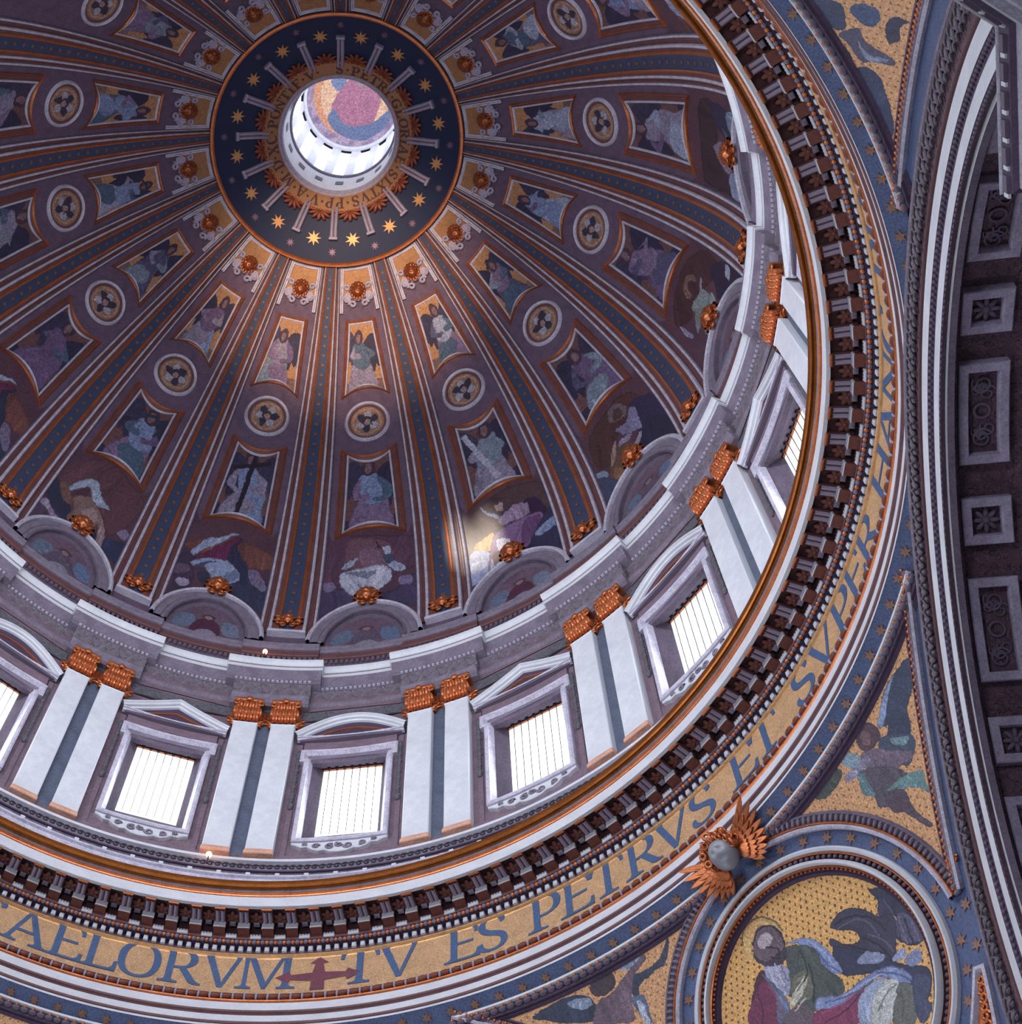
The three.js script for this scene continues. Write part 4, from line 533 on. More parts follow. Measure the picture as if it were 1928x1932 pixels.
{
  const R = 3.7; mesh('base_wall', revolve([[R, 114.4], [R, 119.3]], -180, 180, 64), M.marble, lantern);
  mesh('cornice', revolve([[R, 119.2], [R - 0.12, 119.3], [R - 0.16, 119.5], [R - 0.05, 119.6], [R, 119.75]], -180, 180, 64), M.stone, lantern);
  for (let i = 0; i < 16; i++) mesh('vent', slab(cylSurf(R, i * 22.5 + 11.25), -4.2, 4.2, 116.6, 117.7, -0.02, 0.03, 0.01), M.iron, lantern);
  mesh('top_band', revolve([[R, 130.6], [R, 131.6], [R - 0.15, 131.7], [R - 0.15, 131.95], [R, 132.05]], -180, 180, 64), M.marble, lantern);
  mesh('sill_band', revolve([[R, 119.7], [R, 120.4]], -180, 180, 64), M.marble, lantern);
  mat('brightPane', '#f4f6ff', 0.4, { emissive: new THREE.Color().setRGB(0.86, 0.9, 1.0), emissiveIntensity: 1.5 });
  for (let i = 0; i < 16; i++) {
    const az = i * 22.5 + 6.5, open = Math.abs(((az - (SUN_AZ + 180) + 540) % 360) - 180) < 14;
    mesh('pier', slab(cylSurf(R + 0.35, az + 11.25), -5.2, 5.2, 120.3, 130.7, 0, 0.36, 0.03), M.marble, lantern);
    const w = mesh('window_pane', grid((s, t) => P(az - 6.2 + 12.4 * s, R + 0.2, (open ? 123.4 : 120.3) + (130.7 - (open ? 123.4 : 120.3)) * t), 3, 3), M.brightPane, lantern);
    if (open) mesh('casement_rail', slab(cylSurf(R + 0.3, az), -6.2, 6.2, 123.2, 123.5, 0, 0.2, 0.02), M.stone, lantern);
    if (i % 2 === 0) { const l = new THREE.RectAreaLight(DAY, LANTERN_LIGHT, 1.2, 7); l.position.copy(P(az, R - 0.1, 127)); l.lookAt(0, 126, 0); scene.add(l); }
  }
  const glory = texOf(canvasOf(512, 512, (x) => {
    x.fillStyle = '#b9a9bc'; x.fillRect(0, 0, 512, 512); reseed(61);
    for (let i = 0; i < 260; i++) { const a = rnd() * 7, r = 165 + rnd() * 95; x.fillStyle = ['rgba(140,120,150,.35)', 'rgba(200,180,190,.35)', 'rgba(110,96,130,.3)'][i % 3]; x.beginPath(); x.ellipse(256 + r * Math.cos(a), 256 + r * Math.sin(a), 8 + rnd() * 22, 6 + rnd() * 14, a, 0, 7); x.fill(); }
    x.fillStyle = '#e0a27a'; x.beginPath(); x.arc(256, 256, 168, 0, 7); x.fill(); x.fillStyle = '#efc39a'; x.beginPath(); x.arc(256, 256, 130, 0, 7); x.fill();
    blob(x, [190, 330, 210, 230, 270, 190, 340, 220, 350, 330, 300, 390, 230, 400], '#b4788c'); blob(x, [200, 330, 260, 370, 350, 330, 400, 260, 420, 320, 360, 410, 250, 420, 190, 380], '#6d7f9e'); blob(x, [150, 190, 180, 150, 215, 190, 200, 260, 165, 250], '#7e8fae'); blob(x, [230, 200, 256, 160, 290, 190, 270, 235], '#a8858c');
    speckle(x, 512, 512, 9000, 62);
  }), true, false);
  mat('gloryPicture', '#ffffff', 0.6, { map: glory });
  mesh('cap_mosaic', grid((s, t) => { const a = t * Math.PI / 2; return P(-180 + 360 * s, Math.max(0.001, R * Math.cos(a)), 132 + 3.0 * Math.sin(a)); }, 48, 14, (s, t) => { const a = (-180 + 360 * s) * D, r = 0.5 * (1 - t); return [0.5 + r * Math.sin(a + 0.5), 0.5 - r * Math.cos(a + 0.5)]; }, 0), M.gloryPicture, lantern);
  mesh('outer_roof', grid((s, t) => { const a = t * Math.PI / 2; return P(-180 + 360 * s, Math.max(0.001, (R + 0.6) * Math.cos(a)), 132 + 3.6 * Math.sin(a)); }, 32, 8), M.plaster, lantern);
  mesh('outer_wall', revolve([[R + 0.7, 114.1], [R + 0.5, 120.3]], -180, 180, 48), M.plaster, lantern); mesh('outer_band', revolve([[R + 0.5, 130.6], [R + 0.6, 132]], -180, 180, 48), M.plaster, lantern);
  mesh('outer_cap', revolve([[8.6, 111.7], [5.4, 114.1], [R + 0.7, 114.3]], -180, 180, 48), M.plaster, lantern);
}
// ---- warm floodlights standing on the cornice of the near side, aimed up at the far half of the dome
function flood(az, r, y, tAz, tR, tY, power, angle) {
  const t = thing('floodlight', `small warm floodlight on the near cornice ${az < 180 ? 'towards the arch' : az > 180 ? 'away from the arch' : 'opposite the red cross'}`, 'floodlight', 'floodlights behind the viewer'); const o = P(az, r, y), q = P(tAz, tR, tY); t.position.copy(o);
  const dir = q.clone().sub(o).normalize(), hood = new THREE.Group(); hood.name = 'hood'; t.add(hood); hood.quaternion.setFromUnitVectors(V3(0, 0, 1), dir);
  mesh('shell', strip(new THREE.CylinderGeometry(0.26, 0.2, 0.4, 16, 1, true).rotateX(Math.PI / 2)), M.iron, hood);
  M.floodGlow ?? mat('floodGlow', '#ffe2b8', 0.5, { emissive: new THREE.Color().setRGB(1, 0.62, 0.3), emissiveIntensity: 3 }); mesh('lens', strip(new THREE.CylinderGeometry(0.22, 0.22, 0.02, 16).rotateX(Math.PI / 2).translate(0, 0, 0.12)), M.floodGlow, hood);
  const l = new THREE.SpotLight(new THREE.Color(1, 0.7, 0.46), power, 0, angle, 0.9); l.position.copy(o).addScaledVector(dir, 0.3); l.target.position.copy(q); l.castShadow = true; l.shadow.radius = 10; scene.add(l, l.target);
}
for (const a of [158, 180, 202]) flood(a, 20.3, 79.4, -3 + (a - 180) * -0.3, 9.8, 109.6, 2600, 0.26);
// ---------------------------------------------------------------- drum: wall, windows, pilasters, entablature, attic
const drum = structure('wall_drum', 'purple-grey drum wall pierced by tall windows');
const RW = 21.5;
mat('pane', '#ffffff', 0.4, { emissive: new THREE.Color().setRGB(0.92, 0.94, 1.0), emissiveIntensity: 1.25 });
mesh('upper_wall', revolve([[RW + 0.02, 74.0], [RW + 0.02, 81.4]], -180, 180, 192), M.wall, drum);
mesh('outer_wall', revolve([[RW + 1.6, 56], [RW + 1.6, 83.2], [RW + 1.0, 85.2]], -180, 180, 96), M.plaster, drum);
// one bay of wall round its window
const wallBay = (() => {
  const C = cylSurf(RW, 0), q = (u0, u1, v0, v1, nu, nv) => grid((s, t) => C.p(u0 + (u1 - u0) * s, v0 + (v1 - v0) * t, 0), nu, nv, (s, t) => [(u0 + (u1 - u0) * s) * 0.375, v0 + (v1 - v0) * t]);
  return join([q(-11.25, -4.72, 60.2, 74.1, 5, 2), q(4.72, 11.25, 60.2, 74.1, 5, 2), q(-4.72, 4.72, 60.2, 62.75, 7, 1), q(-4.72, 4.72, 69.0, 74.1, 7, 2)]);
})();
const gapStrip = slab(cylSurf(RW, 0), -0.92, 0.92, 60.6, 74.1, -0.01, 0.06, 0.01, 2, 4);
// ---- window parts, all modelled about azimuth 0
const CW = cylSurf(RW, 0), win = {};
{
  const inner = dense([[-4.72, 62.72], [4.72, 62.72], [4.72, 69.02], [-4.72, 69.02]], true, 0.8, CW);
  win.innerFrame = sweep(inner, [[-0.02, -0.1], [-0.02, 0.1], [0.05, 0.16], [0.2, 0.16], [0.24, 0.1], [0.3, 0.1]], CW, true);
  const crossette = dense([[-5.42, 62.3], [5.42, 62.3], [5.42, 69.0], [5.98, 69.0], [5.98, 69.98], [-5.98, 69.98], [-5.98, 69.0], [-5.42, 69.0]], true, 0.8, CW);
  win.outerFrame = sweep(crossette, [[0.02, -0.02], [0.02, 0.24], [-0.06, 0.3], [-0.18, 0.28], [-0.22, 0.2], [-0.3, 0.14], [-0.36, 0.0]], CW, true);
  win.lintel = slab(CW, -5.5, 5.5, 69.25, 69.95, 0, 0.12, 0.02, 8, 1);
  const rev = (a, b, c, d) => grid((s, t) => { const p0 = a.clone().lerp(b, s), p1 = c.clone().lerp(d, s); return p0.lerp(p1, t); }, 4, 3, (s, t) => [s * 3, t]);
  const A = [[-4.72, 62.72], [4.72, 62.72], [4.72, 69.02], [-4.72, 69.02]].map((q) => P(q[0], RW - 0.05, q[1])), B = [[-3.5, 64.3], [3.5, 64.3], [3.5, 70.05], [-3.5, 70.05]].map((q) => P(q[0], 22.32, q[1]));
  win.reveal = join([0, 1, 2, 3].map((i) => rev(A[i], A[(i + 1) % 4], B[i], B[(i + 1) % 4])));
  win.pane = grid((s, t) => P(-3.56 + 7.12 * s, 22.34, 64.25 + 5.86 * t), 4, 4, null, 0);
  win.bars = []; for (let i = -3; i <= 3; i++) win.bars.push(strip(new THREE.BoxGeometry(0.022, 5.8, 0.03).translate(22.2 * Math.sin(i * 0.92 * D), 67.2, -22.2 * Math.cos(i * 0.92 * D))));
  win.lugs = join([-3, -2, -1, 0, 1, 2, 3].map((i) => { const g = new THREE.SphereGeometry(0.1, 8, 6); const p = P(i * 0.92, 22.1, 69.72); g.translate(p.x, p.y, p.z); return g; }));
  win.topRail = slab(cylSurf(22.32, 0), -3.5, 3.5, 69.84, 70.04, 0, 0.1, 0.02, 4, 1);
  win.copperLine = sweep(dense([[-5.7, 70.08], [5.7, 70.08]], false, 0.8, CW), [[0.09, 0.06], [0.07, 0.16], [0, 0.2], [-0.07, 0.16], [-0.09, 0.06]], CW);
  win.frieze = slab(CW, -5.8, 5.8, 70.1, 70.86, 0, 0.14, 0.02, 8, 1);
  const corn = [[0.1, 0.1], [0.08, 0.26], [0.02, 0.3], [0.0, 0.38], [-0.05, 0.4], [-0.1, 0.36], [-0.12, 0.05]];
  win.cornice = sweep(dense([[-6.75, 71.02], [6.75, 71.02]], false, 0.8, CW), corn, CW);
  win.soffit = slab(CW, -6.4, 6.4, 70.84, 70.98, 0, 0.28, 0.05, 8, 1);
  const rake = [[0.22, 0.08], [0.2, 0.2], [0.12, 0.24], [0.1, 0.34], [0.02, 0.4], [0.0, 0.46], [-0.1, 0.46], [-0.16, 0.38], [-0.18, 0.05]];
  const seg = Array.from({ length: 31 }, (_, i) => { const u = -6.95 + 13.9 * i / 30; return [u, 71.28 + 1.6 * (Math.cos(u / 6.95 * 1.22) - Math.cos(1.22)) / (1 - Math.cos(1.22))]; });
  const tri = dense([[-6.95, 71.3], [0, 72.95], [6.95, 71.3]], false, 0.7, CW);
  win.rakeSeg = sweep(seg, rake, CW); win.rakeTri = sweep(tri, rake, CW);
  win.tympSeg = fill([...seg, [6.9, 71.05], [-6.9, 71.05]], CW, 0.1, [0, 71.6]); win.tympTri = fill([...tri, [6.9, 71.05], [-6.9, 71.05]], CW, 0.1, [0, 71.6]);
  const innerLine = [[0.05, 0.1], [0.04, 0.17], [-0.04, 0.17], [-0.05, 0.1]];
  win.lineSeg = sweep(seg.map((q) => [q[0] * 0.74, 71.15 + (q[1] - 71.2) * 0.55]), innerLine, CW); win.lineTri = sweep(tri.map((q) => [q[0] * 0.74, 71.15 + (q[1] - 71.2) * 0.55]), innerLine, CW);
  // scrolled apron below the sill
  const half = [[0, 61.5], [0.9, 61.55], [1.6, 61.72], [2.3, 61.66], [3.0, 61.78], [3.6, 61.98], [4.3, 61.94], [4.9, 62.1], [5.35, 62.14], [5.4, 62.42]];
  const apron = [...half.map((q) => [-q[0], q[1]]).reverse().slice(0, -1), ...half]; apron.reverse();
  win.apron = join([fill(apron.slice().reverse(), CW, 0.16, [0, 62.2]), sweep(apron.slice().reverse(), [[0.03, 0], [0.02, 0.16], [-0.02, 0.2], [-0.06, 0.16]], CW, true)]);
  win.apronScrolls = join([[-2.6, 61.98, 0.16], [-1.0, 61.9, 0.2], [0, 62.0, 0.16], [1.0, 61.9, 0.2], [2.6, 61.98, 0.16], [-3.9, 62.12, 0.1], [3.9, 62.12, 0.1]].map(([u, v, r], i) => place(scrollGeo(r, 1.3, 0.05), CW, u, v, 0.18, 1, i)));
  win.garland = []; for (const s of [-1, 1]) { const L = []; for (let i = 0; i < 16; i++) { const g = new THREE.SphereGeometry(0.11 + 0.05 * Math.sin(i * 1.9) ** 2, 7, 6); g.scale(0.8, 1.5, 0.6); L.push(place(g, CW, s * 6.28, 65.7 + i * 0.29, 0.1)); } const d = new THREE.SphereGeometry(0.17, 8, 6); d.scale(0.8, 1.7, 0.6); L.push(place(d, CW, s * 6.28, 65.3, 0.1)); win.garland.push(join(L)); }
  win.sidePanel = [-1, 1].map((s) => slab(CW, s > 0 ? 5.95 : -6.62, s > 0 ? 6.62 : -5.95, 61.3, 70.8, 0, 0.07, 0.02, 1, 4));
  win.festoon = slab(CW, -6.7, 6.7, 73.05, 74.0, 0, 0.06, 0.02, 8, 1);
}
const WINDOW_LABEL = (j) => `tall drum window under a ${j % 2 ? 'triangular' : 'curved'} pediment, ${j === 0 ? 'straight above the red cross' : `${ORD[Math.abs(j)]} window ${j > 0 ? 'right' : 'left'} of the red cross`}`;
for (let j = -7; j <= 8; j++) {
  const az = j * 22.5, turn = -az * D, wb = mesh('wall_bay', wallBay, M.wall, drum); wb.rotation.y = turn;
  const gs = mesh('recessed_strip', gapStrip, M.slate, drum); gs.rotation.y = turn - 11.25 * D;
  const w = structure('window_' + (j + 8), j > -4 && j < 6 ? WINDOW_LABEL(j) : undefined); w.rotation.y = turn;
  mesh('pane', win.pane, M.pane, w); mesh('reveal', win.reveal, M.stoneDark, w);  // darker stone on the reveal puts its shade into the colour
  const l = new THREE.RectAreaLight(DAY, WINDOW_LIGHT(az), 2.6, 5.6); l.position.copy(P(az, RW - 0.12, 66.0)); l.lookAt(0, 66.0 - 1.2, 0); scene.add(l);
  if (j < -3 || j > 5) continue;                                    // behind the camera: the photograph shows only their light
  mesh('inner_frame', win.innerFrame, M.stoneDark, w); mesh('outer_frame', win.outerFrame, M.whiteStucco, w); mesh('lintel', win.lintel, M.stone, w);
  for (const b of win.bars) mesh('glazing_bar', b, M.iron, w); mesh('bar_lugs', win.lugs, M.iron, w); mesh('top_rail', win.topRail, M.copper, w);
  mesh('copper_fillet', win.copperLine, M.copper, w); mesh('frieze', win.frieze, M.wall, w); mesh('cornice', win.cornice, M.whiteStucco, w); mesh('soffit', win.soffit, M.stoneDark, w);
  mesh('pediment', j % 2 ? win.rakeTri : win.rakeSeg, M.marble, w); mesh('tympanum', j % 2 ? win.tympTri : win.tympSeg, M.purple, w); mesh('tympanum_fillet', j % 2 ? win.lineTri : win.lineSeg, M.copper, w);
  const a = mesh('apron', win.apron, M.marble, w); mesh('scrolls', win.apronScrolls, M.stone, a);
  for (let s = 0; s < 2; s++) { const p = mesh('side_panel', win.sidePanel[s], M.wall, w); mesh('garland', win.garland[s], M.relief, p); }
  mesh('festoon_panel', win.festoon, M.relief, w);
}
// ---- pilasters in pairs, each shaft with base and gilded capital
const CP = cylSurf(RW, 0), pil = {};
{
  const uc = 2.435, hw = 1.565;
  pil.shaft = [-1, 1].map((s) => slab(CP, s * uc - hw, s * uc + hw, 61.36, 72.02, -0.02, 0.42, 0.04, 3, 4));
  pil.base = [-1, 1].map((s) => join([slab(CP, s * uc - hw - 0.1, s * uc + hw + 0.1, 60.95, 61.2, -0.02, 0.5, 0.03, 3, 1), slab(CP, s * uc - hw - 0.04, s * uc + hw + 0.04, 61.2, 61.38, -0.02, 0.46, 0.05, 3, 1)]));
  pil.neck = [-1, 1].map((s) => slab(CP, s * uc - hw - 0.05, s * uc + hw + 0.05, 71.94, 72.06, -0.02, 0.47, 0.03, 3, 1));
  const w = hw * RW * D;                                             // half width in metres
  const leaf = (lw, lh) => { const n = 9, m = 4; return grid((s, t) => { const x = (s - 0.5) * 2, y = t * lh, curl = Math.pow(t, 3) * 0.3, lobe = 0.7 + 0.3 * Math.abs(Math.sin(t * 9)), wd = lw * (0.8 + 0.3 * Math.sin(t * 2.8)) * lobe * (t > 0.85 ? Math.sqrt(Math.max(0.05, (1 - t) / 0.15)) : 1); return V3(x * wd, y - curl * 0.5 * t, 0.1 * (1 - x * x) + curl + 0.05 * Math.cos(x * 9)); }, m * 2, n); };
  const lowLeaf = leaf(0.165, 0.58), midLeaf = leaf(0.165, 0.66), highLeaf = leaf(0.17, 0.75);
  pil.bell = []; pil.leaves = []; pil.abacus = []; pil.volutes = [];
  [-1, 1].forEach((s, i) => {
    pil.bell[i] = grid((a, b) => CP.p(s * uc + (a - 0.5) * 2 * (hw * (0.92 + 0.2 * b * b)), 72.05 + 1.85 * b, 0.4 + 0.14 * b * b), 6, 6);
    const L = []; for (const x of [-0.75, -0.25, 0.25, 0.75]) L.push([lowLeaf, x * w, 72.06, 0.44]); for (const x of [-0.98, -0.5, 0, 0.5, 0.98]) L.push([midLeaf, x * w, 72.42, 0.43]); for (const x of [-0.74, -0.25, 0.25, 0.74]) L.push([highLeaf, x * w, 72.95, 0.44]);
    pil.leaves[i] = L.map(([g, x, v, h]) => place(g, CP, s * uc + x / (RW * D), v, h));
    for (const e of [-1, 1]) for (const x of [0, 1]) pil.leaves[i].push(((g) => { g.rotateY(e * Math.PI / 2); g.translate(e * w, 0, -0.2); return place(g, CP, s * uc, 72.06 + 0.2 * x, 0.4); })((x ? highLeaf : lowLeaf).clone()));
    pil.volutes[i] = [-1, 1].flatMap((e) => { const g = scrollGeo(0.24, 1.6, 0.07); if (e > 0) g.rotateY(Math.PI); const k = scrollGeo(0.15, 1.3, 0.05); if (e < 0) k.rotateY(Math.PI); return [place(g, CP, s * uc + e * hw * 0.92, 73.62, 0.62), place(k, CP, s * uc + e * hw * 0.2, 73.6, 0.6)]; });
    pil.abacus[i] = join([slab(CP, s * uc - hw * 1.22, s * uc + hw * 1.22, 73.86, 74.12, 0, 0.66, 0.05, 4, 1), ((g) => { g.scale(1, 1, 0.7); return place(g, CP, s * uc, 73.92, 0.7); })(new THREE.SphereGeometry(0.17, 8, 6))]);
  });
  // half-hidden capital of the strip between the two shafts
  pil.inner = join([-0.55, 0, 0.55].flatMap((x) => [place(lowLeaf, CP, x, 72.5, 0.05), place(highLeaf, CP, x, 72.55, 0.03)]));
}
for (let k = -2; k <= 8; k++) {
  const az = (k - 2.5) * 22.5, turn = -az * D;
  for (let i = 0; i < 2; i++) {
    const side = i ? 'right' : 'left', p = thing('pilaster', `${side} white pilaster of the pair below the ${ribPlace(k)}`, 'pilaster', 'paired pilasters of the drum'); p.rotation.y = turn;
    mesh('shaft', pil.shaft[i], M.marble, p); mesh('base', pil.base[i], M.pinkStone, p); mesh('necking', pil.neck[i], M.marble, p);
    const c = mesh('capital', pil.bell[i], M.umber, p); for (const l of pil.leaves[i]) mesh('leaf', l, M.copper, c); for (const v of pil.volutes[i]) mesh('volute', v, M.copper, c); mesh('abacus', pil.abacus[i], M.copper, c);  // dark bell: shade between the gilded leaves put into its colour
  }
  const ic = mesh('inner_capital', pil.inner, M.copper, drum); ic.rotation.y = turn;
}
// ---- entablature of the drum, breaking forward over every pair of pilasters
const drumTrim = structure('trim_1', 'grey drum entablature with white cornice, breaking forward over the pilaster pairs');
const ENT = [                                                        // [part, material, profile of the break-out in r, y]
  ['architrave', M.stone, [[21.5, 74.12], [21.22, 74.12], [21.22, 74.36], [21.17, 74.38], [21.17, 74.66], [21.1, 74.7], [21.0, 74.8], [21.0, 74.94], [21.5, 74.98]]],
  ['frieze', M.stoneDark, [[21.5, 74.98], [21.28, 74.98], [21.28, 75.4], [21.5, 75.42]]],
  ['carved_band', M.carved, [[21.5, 75.4], [21.24, 75.4], [21.1, 75.55], [21.06, 76.0], [21.0, 76.08], [21.5, 76.1]]],
  ['soffit', M.stone, [[21.5, 76.1], [20.98, 76.12], [20.98, 76.34], [20.92, 76.36], [20.84, 76.9], [20.74, 77.12], [21.5, 77.16]]],
  ['cornice', M.marble, [[21.5, 77.12], [20.74, 77.12], [20.72, 77.38], [21.5, 77.4]]],
  ['cornice_groove', M.brown, [[21.5, 77.4], [20.74, 77.4], [20.74, 77.48], [21.5, 77.5]]],
  ['crowning', M.marble, [[21.5, 77.48], [20.7, 77.48], [20.6, 77.56], [20.52, 77.7], [20.5, 77.82], [20.6, 77.88], [21.5, 77.92]]],
];
const REC = 0.4, HB = { architrave: 5.15, frieze: 5.15, carved_band: 5.2, soffit: 6.4, cornice: 6.62, cornice_groove: 6.62, crowning: 6.62 };
for (let k = -2; k <= 8; k++) {
  const az = (k - 2.5) * 22.5;
  for (const [name, m, prof] of ENT) {
    const hb = HB[name], bay = prof.map((q) => [q[0] > 21.45 ? 21.55 : q[0] + REC, q[1]]);
    mesh(name, join([revolve(prof, az - hb, az + hb, 10), capAt(prof, az - hb), capAt(prof, az + hb)]), m, drumTrim);
    mesh(name, revolve(bay, az + hb, az + 22.5 - hb, 10), m, drumTrim);
  }
  const bead = new THREE.BoxGeometry(0.13, 0.13, 0.1), L = [];
  for (let a = -5.0; a <= 5.01; a += 0.62) L.push(place(bead, cylSurf(20.98, az), a, 76.23, 0.03)); for (let a = 6.0; a <= 16.5; a += 0.62) L.push(place(bead, cylSurf(20.98 + REC, az), a, 76.23, 0.03));
  mesh('bead_row', join(L), M.whiteStucco, drumTrim).userData.kind = 'stuff';
}
// ---- attic between cornice and dome
const attic = structure('trim_2', 'stepped attic band with dull copper strip at the foot of the dome');
for (let k = -2; k <= 8; k++) {
  const az = (k - 2.5) * 22.5;
  for (const [off, a, b] of [[-0.16, az - 5.4, az + 5.4], [0, az + 5.4, az + 17.1]]) {
    const rv = (p) => revolve(p.map((q) => [q[0] + off, q[1]]), a, b, 10);
    mesh('plinth', rv([[21.45, 77.9], [21.4, 78.9], [21.5, 79.0], [21.5, 79.2]]), M.stoneDark, attic);
    mesh('copper_strip', rv([[21.5, 79.62], [21.36, 79.64], [21.32, 79.7], [21.32, 80.12], [21.38, 80.16], [21.5, 80.18]]), M.brown, attic);
    mesh('ledge', rv([[21.5, 80.24], [21.3, 80.26], [21.24, 80.4], [21.28, 80.46], [21.2, 80.5], [21.16, 80.72], [21.3, 80.86], [21.9, 80.9]]), M.stone, attic);
    const L = [], g = new THREE.BoxGeometry(0.16, 0.34, 0.14); for (let u = a + 0.3; u < b - 0.2; u += 0.72) L.push(place(g, cylSurf(21.5 + off, 0), u, 79.4, 0.04)); mesh('dentils', join(L), M.stoneDark, attic).userData.kind = 'stuff';
  }
}
// ---- two small lamps standing on the cornices
function lamp(label, pos, dir) {
  const t = thing('lamp', label, 'lamp'); t.position.copy(pos);
  mesh('stem', strip(new THREE.CylinderGeometry(0.03, 0.05, 0.5, 8).translate(0, 0.25, 0)), M.iron, t);
  mat('bulbGlow', '#ffd9b0', 0.5, { emissive: new THREE.Color().setRGB(1, 0.5, 0.26), emissiveIntensity: 5 }); mesh('bulb', strip(new THREE.SphereGeometry(0.13, 12, 10).translate(0, 0.62, 0)), M.bulbGlow, t);
  const l = new THREE.PointLight(new THREE.Color(1, 0.62, 0.36), 0.7); l.position.copy(pos).add(V3(0, 0.62, 0)); l.castShadow = true; l.shadow.radius = 6; scene.add(l);
}
lamp('tiny glowing lamp on the attic ledge beside the foot of a rib', P(-13.2, 20.8, 78.5));
lamp('tiny glowing lamp on the gallery plinth at the foot of the pilasters', P(-14.05, 20.8, 59.62));
// ---------------------------------------------------------------- the great ring: gallery lip, modillion cornice, inscription, architrave
const ring = structure('trim_3', 'great ring cornice with modillions above the inscription');
const RV = (p, n = 288) => revolve(p, -180, 180, n);
mesh('gallery_floor', RV([[19.02, 55.95], [19.3, 56.25], [21.6, 56.3]]), M.plaster, ring);
mesh('gilded_lip', RV([[19.3, 55.68], [19.26, 55.7], [19.18, 55.72], [19.08, 55.62], [19.03, 55.66], [19.0, 55.8], [19.02, 55.95]]), M.lipBrown, ring);
mesh('lip_fillet', RV([[19.3, 55.56], [19.25, 55.58], [19.25, 55.68], [19.3, 55.69]]), M.whiteStucco, ring);
mesh('gilded_fillet', RV([[19.36, 55.36], [19.32, 55.38], [19.3, 55.44], [19.34, 55.46], [19.3, 55.48], [19.27, 55.52], [19.27, 55.57]]), M.copper, ring);
mesh('corona', RV([[19.5, 54.82], [19.37, 54.82], [19.35, 54.86], [19.35, 55.38], [19.42, 55.4]]), M.marble, ring);
mesh('soffit', RV([[19.5, 54.82], [19.5, 55.12], [20.5, 55.12], [20.5, 54.62]]), M.umber, ring);
mesh('soffit_band', RV([[20.5, 54.62], [20.5, 54.36], [20.52, 54.34]]), M.redPanel, ring);
mesh('bead_ground', RV([[20.5, 54.36], [20.5, 54.32], [20.62, 54.3], [20.66, 54.24], [20.86, 54.24], [20.86, 53.98]]), M.purple, ring);
mesh('dark_fillet', RV([[20.86, 53.98], [20.82, 53.96], [20.8, 53.86], [20.84, 53.85]]), M.brown, ring);
mesh('gold_fillet', RV([[20.84, 53.86], [20.77, 53.84], [20.74, 53.78], [20.78, 53.7], [20.82, 53.66], [20.84, 53.6]]), M.gold, ring);
const DET0 = -50, DET1 = 140;                                        // azimuths that the photograph can see
const NMOD = 140, modAz = (i) => i * 360 / NMOD - 0.55, modGeo = (() => {
  const C = cylSurf(20.5, 0), e = 0.62;                              // half width in degrees
  const under = { p: (u, v, h) => P(u, 20.5 - v, 55.12 - h), s: () => [20 * D, 1] };   // v: metres inwards from the ring, h: metres below the soffit
  return {
    body: slab(under, -e, e, 0.1, 0.95, -0.02, 0.26, 0.04, 2, 2), lip: slab(under, -e * 1.0, e * 1.0, 0.93, 1.03, -0.02, 0.36, 0.03, 2, 1),
    panels: [-1, 1].map((s) => grid((a, b) => { const q = under.p(s * 0.28 + (a - 0.5) * 0.42, 0.36 + 0.5 * b, 0.27 + 0.06 * Math.sin(a * Math.PI)); return q; }, 5, 3)),
    face: slab(C, -e * 1.05, e * 1.05, 54.56, 54.86, 0.3, 0.37, 0.02, 2, 1), teeth: join([-0.45, -0.15, 0.15, 0.45].map((u) => slab(C, u - 0.11, u + 0.11, 54.84, 54.94, 0.3, 0.38, 0.02, 1, 1))),
    red: slab(under, -e * 0.98, e * 0.98, -0.02, 0.34, 0.4, 0.57, 0.01, 1, 1),
    low: slab(C, e * 1.15, 2.571 - e * 1.15, 54.36, 54.52, -0.02, 0.06, 0.02, 2, 1), lowTeeth: join([0.8, 1.1, 1.4, 1.7].map((u) => slab(C, u - 0.09, u + 0.13, 54.5, 54.58, -0.02, 0.07, 0.01, 1, 1))),
    rosette: (() => { const L = []; for (let i = 0; i < 6; i++) { const g = new THREE.SphereGeometry(0.1, 6, 5); g.scale(1, 1.6, 0.6); g.translate(0, 0.16, 0); g.rotateZ(i * Math.PI / 3); L.push(g); } L.push(new THREE.SphereGeometry(0.09, 7, 6)); const J = join(L); J.rotateX(Math.PI / 2); const p = P(1.285, 20.1, 55.06); J.translate(p.x, p.y, p.z); return J; })(),
    square: slab(under, 0.95, 1.62, 0.1, 0.28, 0.1, 0.16, 0.02, 1, 1),
  };
})();
for (let i = Math.ceil(DET0 / 2.5714); i <= DET1 / 2.5714; i++) {
  const m = mesh('modillion', modGeo.body, M.umber, ring); m.rotation.y = -modAz(i) * D;
  mesh('gilded_lip', modGeo.lip, M.copper, m); for (const p of modGeo.panels) mesh('panel', p, M.lilac, m); mesh('face', modGeo.face, M.marble, m); mesh('leaf_edge', modGeo.teeth, M.marble, m); mesh('red_panel', modGeo.red, M.redPanel, m);
  const c = mesh('coffer_rosette', modGeo.rosette, M.redPanel, ring); c.rotation.y = -modAz(i) * D; mesh('low_face', modGeo.low, M.marble, c); mesh('leaf_edge', modGeo.lowTeeth, M.marble, c); mesh('stud', modGeo.square, M.lilac, c);
}
const dentil = slab(cylSurf(20.86, 0), -0.24, 0.24, 53.96, 54.22, -0.02, 0.16, 0.03, 1, 1), eggGeo = (() => { const g = new THREE.SphereGeometry(0.1, 8, 6); g.scale(1, 1, 0.8); return place(g, cylSurf(20.58, 0), 0, 54.28, 0); })();
